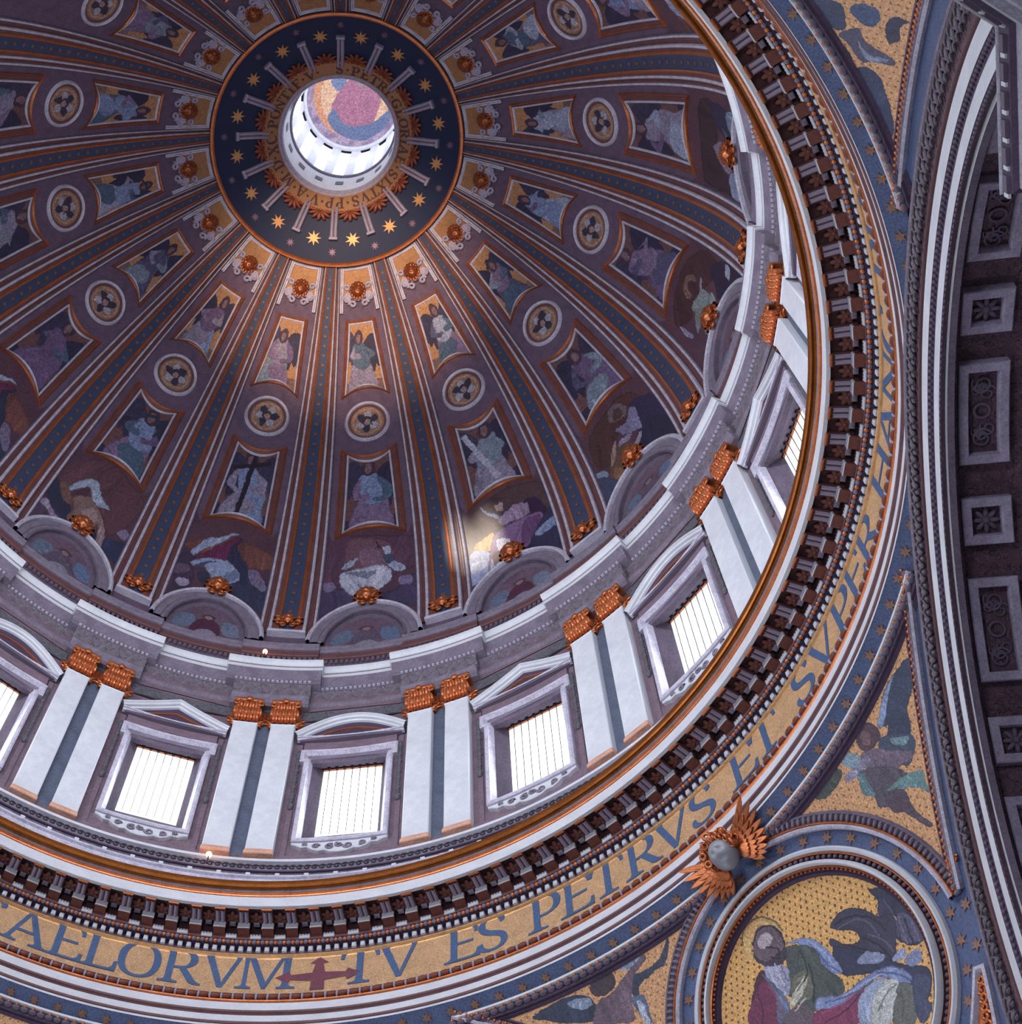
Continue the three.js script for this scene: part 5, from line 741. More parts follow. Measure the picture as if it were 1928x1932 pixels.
for (let i = Math.ceil(DET0 / 0.9); i <= DET1 / 0.9; i++) { const d = mesh('dentil', dentil, M.marble, ring); d.rotation.y = -(i * 0.9 - 0.33) * D; }
{ const L = [], L2 = [], e = eggGeo; for (let i = Math.ceil(DET0 / 0.9); i <= DET1 / 0.9; i++) { L.push(e.clone().rotateY(-(i * 0.9 - 0.33) * D)); L2.push(e.clone().scale(1, 1, 1).rotateY(-(i * 0.9 + 0.12) * D)); } mesh('copper_beads', join(L), M.copper, ring).userData.kind = 'stuff'; mesh('stone_beads', join(L2), M.stone, ring).userData.kind = 'stuff'; }
// inscription frieze with mosaic letters
const frieze = structure('trim_4', 'gold mosaic frieze carrying the blue inscription');
mesh('gold_mosaic', RV([[20.84, 53.62], [20.84, 51.5]]), M.tan, frieze);
{
  const F = cylSurf(20.84, 0), k = 1 / (20.84 * D), put = (c, az, h = 1.42) => { const { g } = letterGeo(c, h / 0.716, 0.012, 6); mesh('letter', bendOn(g, F, az, 51.86, k * 0.92, 1, 0.008), M.letterBlue, frieze); };
  const run = [['C', -34.6], ['A', -30.06], ['E', -25.9], ['L', -22.3], ['O', -18.32], ['R', -14.0], ['V', -9.9], ['M', -5.4], ['T', 4.0], ['V', 8.0], ['E', 14.55], ['S', 17.74], ['P', 23.3], ['E', 26.9], ['T', 30.4], ['R', 34.54], ['V', 38.3], ['S', 42.1], ['E', 47.67], ['T', 51.1], ['S', 57.4], ['V', 61.1], ['P', 65.1], ['E', 68.5], ['R', 72.2], ['H', 78.2], ['A', 82.4], ['N', 86.6], ['C', 90.6], ['P', 96.5], ['E', 100], ['T', 103.6], ['R', 107.2], ['A', 111.2], ['M', 115.6]];
  for (const [c, az] of run) put(c, az);
  // red cross with arrow-shaped arms
  const s = new THREE.Shape(), arm = [[0.2, 0.24], [0.5, 0.2], [0.92, 0.14], [0.98, 0.34], [1.42, 0]], q = [];
  const rot = (p, a) => [p[0] * Math.cos(a) - p[1] * Math.sin(a), p[0] * Math.sin(a) + p[1] * Math.cos(a)];
  const full = [...arm, ...arm.slice(0, -1).reverse().map((p) => [p[0], -p[1]])].reverse();   // right arm, from below to above
  for (const [a, sc] of [[0, 1.12], [90, 0.76], [180, 1.12]]) for (const p of full) q.push(rot([0.2 + (p[0] - 0.2) * sc, p[1]], a * D));
  q.push([-0.24, -0.2], [-0.26, -0.78], [0.26, -0.78], [0.24, -0.2]);
  q.forEach((p, i) => (i ? s.lineTo(p[0], p[1]) : s.moveTo(p[0], p[1]))); s.closePath();
  mesh('red_cross', bendOn(strip(new THREE.ExtrudeGeometry(s, { depth: 0.012, bevelEnabled: false })), F, -0.15, 52.5, k * 1.0, 1.0, 0.008), M.crossRed, frieze);
}
const archi = structure('trim_5', 'white fasciae and red beaded moulding below the inscription');
mesh('frieze_fillet', RV([[20.84, 51.52], [20.78, 51.5], [20.7, 51.42], [20.72, 51.36], [20.66, 51.3], [20.6, 51.26]]), M.stone, archi);
mesh('bead_channel', RV([[20.6, 51.26], [20.64, 51.22], [20.64, 50.94], [20.58, 50.9]]), M.purple, archi);
mesh('gold_line', RV([[20.58, 50.9], [20.54, 50.86], [20.55, 50.8], [20.6, 50.76]]), M.copper, archi);
mesh('upper_fascia', RV([[20.6, 50.76], [20.6, 50.34]]), M.marble, archi);
mesh('fascia_line', RV([[20.6, 50.34], [20.57, 50.32], [20.58, 50.24], [20.63, 50.2], [20.6, 50.16], [20.64, 50.12]]), M.brown, archi);
mesh('lower_fascia', RV([[20.64, 50.12], [20.64, 49.78]]), M.marble, archi);
mesh('lower_line', RV([[20.64, 49.78], [20.61, 49.76], [20.63, 49.68], [20.67, 49.65]]), M.brown, archi);
mesh('edge_fillet', RV([[20.67, 49.65], [20.68, 49.56]]), M.marble, archi);
{
  const g = (() => { const b = new THREE.SphereGeometry(0.15, 9, 7); b.scale(1.35, 0.95, 0.8); return place(b, cylSurf(20.62, 0), 0, 51.08, 0.02); })(), d = (() => { const b = new THREE.SphereGeometry(0.11, 7, 6); b.scale(0.5, 1.5, 0.9); return place(b, cylSurf(20.62, 0), 0.575, 51.08, 0.02); })();
  for (let i = Math.ceil(DET0 / 1.15); i <= DET1 / 1.15; i++) { const m = mesh('red_bead', g, M.redBead, archi); m.rotation.y = -(i * 1.15 + 0.42) * D; mesh('disc', d, M.lilac, m); }
}
const starBand = structure('trim_6', 'blue mosaic band with small gold stars round the foot of the ring');
mesh('blue_mosaic', RV([[20.68, 49.57], [20.95, 49.4], [21.26, 49.2]]), M.blueMosaic, starBand);
const bandSurf = { p: (u, v, h) => P(u, 20.68 + (1 - v) * 0.56 - h * 0.55, 49.2 + 0.37 * v - h * 0.83), s: () => [20.9 * D, 0.67] };
{ const g = starGeo(6, 0.21, 0.09, 0.02); for (let i = Math.ceil(DET0 / 2.368); i <= DET1 / 2.368; i++) { const s = mesh('gold_star', g, M.ribStar, starBand); putAt(s, bandSurf, i * 2.368 + 1.44, 0.5, 0.01, 1, (i * 0.7) % 1); } }
// drum base seen above the lip: ledges, pedestal band and running wave
const base = structure('trim_7', 'white and grey banded plinth of the drum above the gilded lip');
mesh('parapet', RV([[21.15, 56.3], [21.15, 59.3], [21.05, 59.36], [21.05, 59.46], [21.2, 59.5]]), M.whiteStucco, base);
mesh('pedestal_band', RV([[21.3, 59.5], [21.3, 59.95]]), M.relief, base);
mesh('dark_line', RV([[21.3, 59.95], [21.22, 59.97], [21.22, 60.06], [21.32, 60.08]]), M.purple, base);
mesh('wave_ground', RV([[21.32, 60.08], [21.32, 60.7]]), M.stone, base);
mesh('white_fillet', RV([[21.32, 60.7], [21.22, 60.72], [21.2, 60.86], [21.3, 60.9]]), M.marble, base);
mesh('plinth_line', RV([[21.3, 60.9], [21.34, 60.93], [21.34, 60.98]]), M.purple, base);
mesh('plinth', RV([[21.34, 60.98], [21.34, 61.3], [21.5, 61.36]]), M.wall, base);
{ const L = [], L2 = []; for (let a = -45; a < 75; a += 0.82) { const g = scrollGeo(0.16, 1.2, 0.035, 12); L.push(place(g, cylSurf(21.3, 0), a, 60.4, 0, 1, 0.5)); } mesh('running_wave', join(L), M.iron, base).userData.kind = 'stuff';
  for (let a = -45; a < 75; a += 3.2) L2.push(slab(cylSurf(21.3, 0), a, a + 0.5, 59.52, 59.92, 0, 0.05, 0.01, 1, 1)); mesh('pedestal_blocks', join(L2), M.marble, base).userData.kind = 'stuff'; }
// ---------------------------------------------------------------- crossing below the ring (turned two degrees against the dome)
const TURN = 2.0 * D;
const placeLocal = (o, az = 0) => { o.rotation.y = TURN - az * D; return o; };
const XE = 20.5;                                                     // outer edge of the framed fields, XB where the pendentive meets the arch
const XB = 20.85, elAt = (az, X) => { const c = X / (RHO * Math.max(Math.sin(az * D), Math.cos(az * D))); return c >= 1 ? 0 : Math.acos(c) / D; };
const EL0 = 35.25, MED = sphDisc(45.3, 23.7), medAt = (R, a) => { const q = MED.p(R * Math.cos(a * D), R * Math.sin(a * D), 0).sub(V3(0, YS, 0)); return [Math.atan2(q.x, -q.z) / D, Math.asin(q.y / RHO) / D]; };
const pendGeo = grid((s, t) => { const az = 16.2 + 57.6 * s, e1 = EL0, e0 = Math.min(e1, elAt(az, XB)); return sphSurf.p(az, e0 + (e1 - e0) * t, 0); }, 72, 28, (s, t) => [s * 24, t * 15], 0);
mat('triGold', '#c79a78', 0.55, { map: tesserae }); mat('medPicture', '#ffffff', 0.55, {}); mat('angPicture', '#ffffff', 0.6, {}); mat('angPicture2', '#ffffff', 0.6, {}); mat('angPicture3', '#ffffff', 0.6, {});
function dotted(x, w, h, bg, dot, step, r) { x.fillStyle = bg; x.fillRect(0, 0, w, h); x.fillStyle = dot; let row = 0; for (let y = step / 2; y < h; y += step * 0.8, row++) for (let px = (row % 2) * step / 2; px < w; px += step) { x.beginPath(); x.ellipse(px, y, r * 0.75, r * 1.1, 0.3, 0, 7); x.fill(); } }
M.medPicture.map = texOf(canvasOf(1024, 1024, (x) => {
  dotted(x, 1024, 1024, '#d9a765', '#6b452f', 30, 5.5);
  paintScene(x, PAINT.med, 1.024, 0, 0, 1.12, 800);
  for (const [c, p] of PAINT.medL) { x.strokeStyle = greyer(c, 0.15); x.lineWidth = 7; x.lineCap = 'round'; x.globalAlpha = 0.85; x.beginPath(); x.moveTo(p[0] * 1.024, p[1] * 1.024); for (let i = 2; i < p.length - 2; i += 2) x.quadraticCurveTo(p[i] * 1.024, p[i + 1] * 1.024, (p[i] + p[i + 2]) * 0.512, (p[i + 1] + p[i + 3]) * 0.512); x.lineTo(p[p.length - 2] * 1.024, p[p.length - 1] * 1.024); x.stroke(); } x.globalAlpha = 1;
  // beard of the old man
  reseed(815); x.strokeStyle = 'rgba(190,190,205,.7)'; x.lineWidth = 3; for (let i = 0; i < 26; i++) { const px = 300 + rnd() * 90, py = 690 + rnd() * 60; x.beginPath(); x.moveTo(px, py); x.quadraticCurveTo(px + 20, py + 30, px + 10 + rnd() * 40, py + 70); x.stroke(); }
  speckle(x, 1024, 1024, 30000, 816);
}), true, false);
const angCanvas = (keys, seed, bright) => texOf(canvasOf(768, 768, (x) => { dotted(x, 768, 768, '#c9986c', '#7a5440', 26, 3.6); for (const k of keys) paintScene(x, PAINT[k], 0.768, 0, 0, bright, seed); speckle(x, 768, 768, 16000, seed + 9); }), true, false);
M.angPicture.map = angCanvas(['ang1'], 830, 1.1); M.angPicture2.map = angCanvas(['ang2'], 850, 1.1); M.angPicture3.map = angCanvas(['ang3'], 870, 1.1);
// outlines of a triangular field to the right of the medallion (azimuth, elevation); f = -1 mirrors it to the left
const triSide = (f) => {
  const R = 5.45, mz = 45.3, A = [], B = [], C = [];
  const aTop = (() => { let best = 0; for (let a = 40; a < 110; a += 0.25) if (medAt(R, a)[1] <= 35.5) { best = a; break; } return best; })();
  // the circle leaves the top edge at A and meets the arch side at C
  let a1 = 90; for (let a = 90; a > 20; a -= 0.2) { if (medAt(R, a)[1] < 35.45) { a1 = a; break; } }
  let a0 = a1; for (let a = a1; a > -60; a -= 0.2) { const q = medAt(R, a); if (Math.cos(q[1] * D) * Math.sin(q[0] * D) * RHO > XE) { a0 = a; break; } }
  const c0 = medAt(R, a0), cA = medAt(R, a1), bz = Math.asin(Math.min(1, XE / (RHO * Math.cos(35.45 * D)))) / D;
  for (let i = 0; i <= 16; i++) A.push([cA[0] + (bz - cA[0]) * i / 16, 35.45]);                       // along the ring, left to right
  for (let i = 0; i <= 16; i++) { const az = bz + (c0[0] - bz) * i / 16; B.push([az, Math.acos(Math.min(1, XE / (RHO * Math.sin(az * D)))) / D]); }   // down the arch
  for (let i = 0; i <= 20; i++) C.push(medAt(R, a0 + (a1 - a0) * i / 20));                          // back round the medallion
  const mirror = (L) => (f > 0 ? L : L.map((q) => [90.6 - q[0] , q[1]]).reverse());
  return { top: mirror(A), arch: mirror(B), med: mirror(C) };
};
const ringSphere = (u, v) => u;
const beadsAlong = (line, surf, step, off, h, geoOf) => { const L = []; let acc = 0; for (let i = 0; i < line.length - 1; i++) { const a = line[i], b = line[i + 1], s = surf.s(a[0], a[1]), dx = (b[0] - a[0]) * s[0], dy = (b[1] - a[1]) * s[1], l = Math.hypot(dx, dy), nx = dy / l, ny = -dx / l; let d = acc; while (d < l) { const u = a[0] + (b[0] - a[0]) * d / l + nx * off / s[0], v = a[1] + (b[1] - a[1]) * d / l + ny * off / s[1]; L.push(place(geoOf, surf, u, v, h, 1, Math.atan2(dy, dx))); d += step; } acc = d - l; } return L.length ? join(L) : null; };
const pend = [];
const PENDNAME = ['to the lower right of the ring, holding the medallion', 'to the upper right of the ring', 'to the lower left of the ring'];
function makePendentive(n, az, detail) {
  const root = structure('wall_pendentive_' + (n + 1), `blue starred pendentive ${PENDNAME[n] ?? 'behind the viewer'}`); placeLocal(root, az);
  mesh('blue_mosaic', pendGeo, M.blueMosaic, root);
  if (!detail) return;
  const tris = [1, -1].filter((f) => n === 0 || (n === 1 && f < 0) || (n === 2 && f > 0));
  const bead = new THREE.SphereGeometry(0.13, 8, 6).scale(1.15, 0.85, 0.8), pearl = new THREE.SphereGeometry(0.07, 7, 5), egg = new THREE.SphereGeometry(0.1, 8, 6).scale(0.62, 1.35, 0.9);
  for (const f of tris) {
    const { top, arch, med } = triSide(f);
    // loops run clockwise here, so the frame lies at positive offsets; direction +1 offsets towards the field
    const T = thing('angel_field', f > 0 ? (n === 0 ? 'triangular gold mosaic of a flying angel with dark raised wings, right of the medallion' : 'dim triangular angel mosaic at the lower left edge') : (n === 0 ? 'triangular gold mosaic of a dark winged angel, left of the medallion' : 'dim blue triangular angel mosaic at the upper right, between ring and arch'), 'mosaic'); placeLocal(T, az);
    const dense1 = (L) => dense(L, false, 0.5, sphSurf);
    const sgn = 1, pr = (p) => p.map(([o, h]) => [o * sgn, h]);
    const tl = dense1(top), al = dense1(arch), ml = dense1(med);
    mesh('white_fillet', sweep(tl, pr([[-0.06, 0], [-0.05, 0.12], [0.03, 0.16], [0.09, 0.1], [0.11, 0.02]]), sphSurf), M.marble, T);
    mesh('dark_moulding', sweep(tl, pr([[0.1, 0.03], [0.14, 0.1], [0.3, 0.1], [0.34, 0.14], [0.4, 0.14], [0.44, 0.06], [0.5, 0.1], [0.55, 0.05], [0.6, 0.02]]), sphSurf), M.purple, T);
    const b1 = beadsAlong(tl, sphSurf, 0.3, 0.22, 0.12, bead); if (b1) mesh('dark_beads', b1, M.stoneDark, T).userData.kind = 'stuff';
    const b1p = beadsAlong(tl, sphSurf, 0.3, 0.12, 0.14, pearl); if (b1p) mesh('copper_pearls', b1p, M.copper, T).userData.kind = 'stuff';
    mesh('grey_fillet', sweep(al, pr([[-0.05, 0], [-0.04, 0.14], [0.04, 0.18], [0.1, 0.1]]), sphSurf), M.whiteStucco, T);
    mesh('stone_moulding', sweep(al, pr([[0.1, 0.1], [0.14, 0.12], [0.24, 0.1], [0.3, 0.03]]), sphSurf), M.stone, T);
    const b2 = beadsAlong(al, sphSurf, 0.2, 0.22, 0.1, pearl); if (b2) mesh('copper_pearls', b2, M.copper, T).userData.kind = 'stuff';
    mesh('purple_edge', sweep(al, pr([[0.3, 0.03], [0.33, 0.07], [0.4, 0.03]]), sphSurf), M.purple, T);
    mesh('lower_fillet', sweep(ml, pr([[-0.46, 0], [-0.44, 0.16], [-0.36, 0.2], [-0.3, 0.14]]), sphSurf), M.whiteStucco, T);
    mesh('copper_line', sweep(ml, pr([[-0.3, 0.14], [-0.28, 0.18], [-0.24, 0.18], [-0.22, 0.1]]), sphSurf), M.copper, T);
    mesh('egg_ground', sweep(ml, pr([[-0.22, 0.08], [-0.02, 0.08], [0.02, 0.12], [0.08, 0.1], [0.12, 0.03]]), sphSurf), M.stoneDark, T);
    const b3 = beadsAlong(ml, sphSurf, 0.2, -0.11, 0.1, egg); if (b3) mesh('eggs', b3, M.stone, T).userData.kind = 'stuff';
    const loop = f > 0 ? [...tl, ...al.slice(1), ...ml.slice(1, -1)] : [...tl, ...ml.slice(1), ...al.slice(1, -1)];
    const cen = f > 0 ? [61.5, 31.0] : [90.6 - 61.5, 31.0], disc = sphDisc(f > 0 ? 62 : (n === 0 ? 30 : 28), 30.5), g = fill(loop, sphSurf, 0.03, cen, null, 8), pA = g.attributes.position, uv = g.attributes.uv;
    for (let i = 0; i < pA.count; i++) { const [x, y] = disc.inv(V3(pA.getX(i), pA.getY(i), pA.getZ(i))); uv.setXY(i, (x / 3.8 + 1) / 2, (y / 3.8 + 1) / 2); }
    mesh('picture', g, f > 0 ? M.angPicture : n === 0 ? M.angPicture2 : M.angPicture3, T);
    // small gilded tips in the corners of the frame
    const tip = (q) => { const c = [scrollGeo(0.16, 1.2, 0.05), scrollGeo(0.1, 1, 0.04).translate(0.22, 0.02, 0)]; return place(join(c), sphSurf, q[0], q[1], 0.08); };
    mesh('gilded_corners', join([tip(f > 0 ? [73.2, 35.2] : [17.4, 35.2]), tip(f > 0 ? [58.9, 23.4] : [31.7, 23.4]), tip(f > 0 ? [51.0, 35.1] : [39.6, 35.1])]), M.copper, T);
  }
  // stars scattered on the blue ground
  const sg = starGeo(6, 0.22, 0.09, 0.02), spots = [];
  if (n === 0) { for (let a = -40; a < 220; a += 10.2) spots.push(medAt(4.77, a)); spots.push([57.7, 21.1], [56.5, 18.8], [32.8, 21.1], [34.1, 18.8]); }
  for (const q of spots) { const s = mesh('gold_star', sg, M.ribStar, root); putAt(s, sphSurf, q[0], q[1], 0.012, 1, (q[0] * 3) % 1); }
}
makePendentive(0, 0, true); makePendentive(1, 90, true); makePendentive(2, -90, true); makePendentive(3, 180, false);
// ---- medallion with its rings
{
  const T = thing('medallion', 'great round gold mosaic of a bearded man in robes beside a dark bird', 'medallion'); placeLocal(T);
  const circ = (R) => Array.from({ length: 120 }, (_, i) => [R * Math.cos(i * 3 * D), R * Math.sin(i * 3 * D)]), sw = (R, p) => sweep(circ(R), p, MED, true);
  mesh('outer_white_ring', sw(4.45, [[0.06, 0], [0.05, 0.14], [-0.02, 0.22], [-0.1, 0.2], [-0.14, 0.12]]), M.marble, T);
  mesh('copper_line', sw(4.32, [[0, 0.12], [-0.02, 0.18], [-0.06, 0.18], [-0.08, 0.1]]), M.copper, T);
  mesh('dark_channel', sw(4.24, [[0.02, 0.1], [-0.06, 0.06], [-0.14, 0.1], [-0.17, 0.22]]), M.umber, T);
  mesh('white_ring', sw(4.07, [[0.02, 0.2], [0.0, 0.32], [-0.05, 0.4], [-0.11, 0.4], [-0.16, 0.32], [-0.17, 0.2]]), M.marble, T);
  mesh('copper_ring', sw(3.9, [[0.0, 0.2], [-0.02, 0.26], [-0.06, 0.24], [-0.07, 0.14]]), M.copper, T);
  mesh('inner_channel', sw(3.83, [[0, 0.14], [-0.04, 0.16], [-0.08, 0.1], [-0.13, 0.14], [-0.18, 0.06], [-0.22, 0.02]]), M.purple, T);
  const beadRing = (R, n, r, h) => { const L = []; for (let i = 0; i < n; i++) { const a = i / n * 360, g = new THREE.SphereGeometry(r, 7, 5).scale(1.1, 0.9, 0.8); L.push(place(g, MED, R * Math.cos(a * D), R * Math.sin(a * D), h)); } return join(L); };
  mesh('dark_beads', beadRing(4.18, 130, 0.075, 0.13), M.stoneDark, T).userData.kind = 'stuff'; mesh('copper_pearls', beadRing(3.81, 150, 0.045, 0.17), M.copper, T).userData.kind = 'stuff';
  mesh('picture', fill(circ(3.72), MED, 0.03, [0, 0], [-4, -4, 4, 4], 8), M.medPicture, T);
  // winged head over the medallion
  const W = thing('winged_head', 'gilded winged child head with silver face between ring and medallion', 'ornament'); placeLocal(W);
  const S = sphDisc(45.6, 35.2), hx = 0, hy = 0.25, spinW = 0.12;
  mesh('face', place(headGeo(0.5, 14, 0), S, hx, hy - 0.08, 0.75, 1, spinW), M.silver, W);
  const curls = []; reseed(77); for (let i = 0; i < 60; i++) { const a = (-25 + 230 * rnd()) * D, r = 0.36 + 0.24 * rnd(), g = new THREE.TorusGeometry(0.1, 0.055, 5, 9); g.rotateY(rnd() * 2); g.translate(r * Math.cos(a) * 1.05, r * Math.sin(a) * 1.1 + 0.08, -0.08 + 0.3 * rnd()); curls.push(place(g, S, hx, hy, 0.7, 1, spinW)); }
  mesh('hair', join(curls), M.copper, W);
  for (const s of [-1, 1]) { const g = wingGeo(1.5, s, 9); g.translate(s * 0.36, -0.1, -0.1); mesh('wing', place(g, S, hx, hy, 0.55, 1, spinW), M.copper, W); }
  // slim gilded wedges below, between medallion and arch
  for (const f of [1, -1]) {
    const wp = [[55.45, 17.75], [56.15, 17.4], [54.5, 14.1], [52.0, 9.2], [47.5, 9.2], [50.8, 12.6], [53.1, 15.4]].map((q) => (f > 0 ? q : [90.6 - q[0], q[1]])); if (f < 0) wp.reverse();
    const lp = dense(wp, true, 0.4, sphSurf), G = thing('gilded_wedge', `slim white-framed gilded wedge at the ${f > 0 ? 'lower right' : 'lower left'} of the medallion`, 'ornament'); placeLocal(G);
    mesh('frame', sweep(lp, [[-0.03, 0], [-0.02, 0.14], [0.08, 0.16], [0.12, 0.1], [0.16, 0.02]].map(([o, h]) => [o, h]), sphSurf, true), M.whiteStucco, G);
    mesh('foliage', fill(lp, sphSurf, 0.03, [53.6 * (f > 0 ? 1 : 0) + (f < 0 ? 37 : 0), 14.0], null, 4), M.copper, G);
    const L = []; reseed(90); for (let i = 0; i < 14; i++) { const g = scrollGeo(0.12 + rnd() * 0.1, 1.2, 0.05), az = 55.3 - i * 0.28, el = 17.0 - i * 0.48; L.push(place(g, sphSurf, f > 0 ? az : 90.6 - az, el, 0.06, 1, rnd() * 6)); } mesh('scrolls', join(L), M.copper, G);
  }
}
// ---- arch at the right: leafy archivolt, three white fasciae, coffered vault
const ax = { o: V3(20.45, 34.3, 0.2), ex: V3(0, 0, 1), ey: V3(0, 1, 0), n: V3(-1, 0, 0) };
const faceSurf = planeSurf(ax.o, ax.ex, ax.ey, ax.n);                // u runs along +z, v up, h towards the crossing
const VR = 12.2, barrel = { p: (u, v, h) => V3(v, 34.3 + (VR - h) * Math.cos(u * D), 0.2 + (VR - h) * Math.sin(u * D)), s: () => [VR * D, 1] };   // u degrees from the crown, v the distance outwards
const archCurve = (R, a0 = -82, a1 = 82, n = 120) => Array.from({ length: n + 1 }, (_, i) => { const a = (a0 + (a1 - a0) * i / n) * D; return [R * Math.sin(a), R * Math.cos(a)]; });
{
  const A = structure('wall_arch', 'great arch with carved leaf band and three white fasciae'); placeLocal(A);
  const sw = (R, p) => sweep(archCurve(R), p, faceSurf);             // offsets: negative outwards? the loop runs clockwise, so positive offsets point to the centre
  mesh('outer_edge', sw(14.95, [[0, -1.2], [0, 0.02], [0.06, 0.06], [0.12, 0.02]]), M.stone, A);
  mesh('leaf_ground', sw(14.83, [[0, 0.02], [0.1, -0.06], [1.12, -0.12], [1.2, -0.04]]), M.carvedDark, A);
  mesh('inner_fillet', sw(13.62, [[0, -0.06], [0.03, -0.02], [0.06, -0.02], [0.08, -0.06]]), M.brown, A);
  mesh('dark_groove', sw(13.55, [[0, -0.04], [0.04, -0.12], [0.12, -0.1]]), M.umber, A);
  for (const [i, R, w, d] of [[0, 13.44, 0.52, -0.08], [1, 12.66, 0.44, -0.2], [2, 12.1, 0.3, -0.3]]) {
    mesh('white_fascia', sw(R, [[0, d - 0.12], [0, d], [w, d - 0.02]]), M.marble, A);
    if (i < 2) { mesh('dark_bead_line', sw(R - w, [[0, d - 0.02], [0.04, d - 0.09], [0.14, d - 0.11], [0.24, d - 0.14]]), M.purple, A);
      const L = [], g = new THREE.SphereGeometry(0.06, 6, 5); for (let a = -70; a < 70; a += 0.85) L.push(place(g, faceSurf, (R - w - 0.11) * Math.sin(a * D), (R - w - 0.11) * Math.cos(a * D), d - 0.06)); mesh('beads', join(L), M.stoneDark, A).userData.kind = 'stuff'; }
  }
  mesh('soffit_edge', sw(11.8, [[0, -0.32], [0.02, -0.5]]), M.stoneDark, A);
  // carved leaves, one by one: heart-shaped with curled rim and a bud between
  const leafG = (() => { const L = []; for (const s of [-1, 1]) { const pts = []; for (let i = 0; i <= 14; i++) { const a = i / 14 * 3.6; pts.push(V3(s * (0.02 + 0.13 * Math.sin(a) * (1 + 0.2 * a)), 0.46 - 0.23 * a * 0.75, 0.05 + 0.04 * Math.sin(a))); } L.push(tubeOf(pts, 0.035, 14, 5)); } const b = new THREE.SphereGeometry(0.13, 8, 6); b.scale(0.7, 1.7, 0.7); b.translate(0, 0.02, 0.02); L.push(strip(b)); const c = new THREE.SphereGeometry(0.07, 7, 5); c.scale(0.8, 2, 0.8); c.translate(0.19, -0.2, 0.03); L.push(strip(c)); return join(L); })();
  for (let a = -72; a <= 72; a += 1.55) { const m = mesh('carved_leaf', leafG, M.carved, A); putAt(m, faceSurf, 14.24 * Math.sin(a * D), 14.24 * Math.cos(a * D), -0.04, 1.05, -a * D); }
  // vault
  const C = structure('ceiling_002', 'dark coffered barrel vault behind the arch at the right'); placeLocal(C);
  mesh('vault', grid((s, t) => barrel.p(-90 + 180 * s, 20.7 + 13.5 * t, -0.25), 90, 8, (s, t) => [s * 38, t * 13], 0), M.carvedDark, C);
  mesh('inner_band', grid((s, t) => barrel.p(-90 + 180 * s, 20.62 + 0.5 * t, 0.02 + 0.3 * (1 - t)), 90, 2, (s, t) => [s * 38, t]), M.carvedDark, C);
  const big = [[-74.5, -61.5], [-47.9 - 6.4, -47.9 + 0], [-33.85, -20.75], [-6.05, 7.35], [21.85, 33.75], [48.4, 61.6]], small = [[-44.2, -38.3], [-16.5, -10.45], [11.4, 17.45], [38.6, 44.4]];
  big[1] = [-61.6, -48.4];
  const cof = [...big.slice(1).map((q) => [q, 1]), ...small.map((q) => [q, 0])];
  for (let col = 0; col < 3; col++) for (const [[a0, a1], isBig] of cof) {
    const x0 = 21.15 + col * 2.1, x1 = x0 + 1.3, lp = dense([[a0, x0], [a1, x0], [a1, x1], [a0, x1]], true, 0.5, barrel);
    const f = mesh('coffer_frame', sweep(lp, [[0, -0.25], [0, 0.02], [-0.03, 0.05], [-0.24, 0.05], [-0.26, 0.02], [-0.28, -0.28]], barrel, true), M.lilac, C);
    mesh('coffer_ground', fill(lp.map((q) => [(a0 + a1) / 2 + (q[0] - (a0 + a1) / 2) * (1 - 0.5 / ((a1 - a0) * VR * D)), (x0 + x1) / 2 + (q[1] - (x0 + x1) / 2) * 0.6]), barrel, -0.2), M.carvedDark, f);
    const L = [], uc = (a0 + a1) / 2, vc = (x0 + x1) / 2; reseed(Math.floor(a0 * 10) + 500);
    if (isBig) { for (const e of [-1, 1]) for (const r of [0.28, 0.18]) { L.push(place(scrollGeo(r, 1.5, 0.035), barrel, uc + e * (2.2 + r * 5), vc, -0.16, 1, e)); L.push(place(scrollGeo(r * 0.8, 1.2, 0.03), barrel, uc + e * (3.4 - r * 4), vc + (r - 0.23) * 3, -0.16, 1, -e)); } L.push(place(new THREE.TorusGeometry(0.2, 0.04, 6, 14), barrel, uc, vc, -0.16)); }
    else { for (let i = 0; i < 8; i++) { const g = new THREE.SphereGeometry(0.09, 7, 5).scale(0.8, 1.9, 0.7).translate(0, 0.2, 0); g.rotateZ(i * Math.PI / 4); L.push(place(g, barrel, uc, vc, -0.14)); } L.push(place(new THREE.SphereGeometry(0.1, 8, 6), barrel, uc, vc, -0.12)); }
    mesh('coffer_relief', join(L), M.stoneDark, f);
  }
  const L = []; reseed(400); for (let a = -72; a < 72; a += 1.0) { const g = new THREE.SphereGeometry(0.08 + 0.05 * rnd(), 6, 5); L.push(place(g, barrel, a, 20.93 + 0.06 * Math.sin(a), -0.02)); if (rnd() < 0.5) L.push(place(scrollGeo(0.12, 1.1, 0.03, 12), barrel, a, 20.95, 0.0, 1, rnd() * 6)); } mesh('carved_rosettes', join(L), M.stoneDark, C).userData.kind = 'stuff';
}
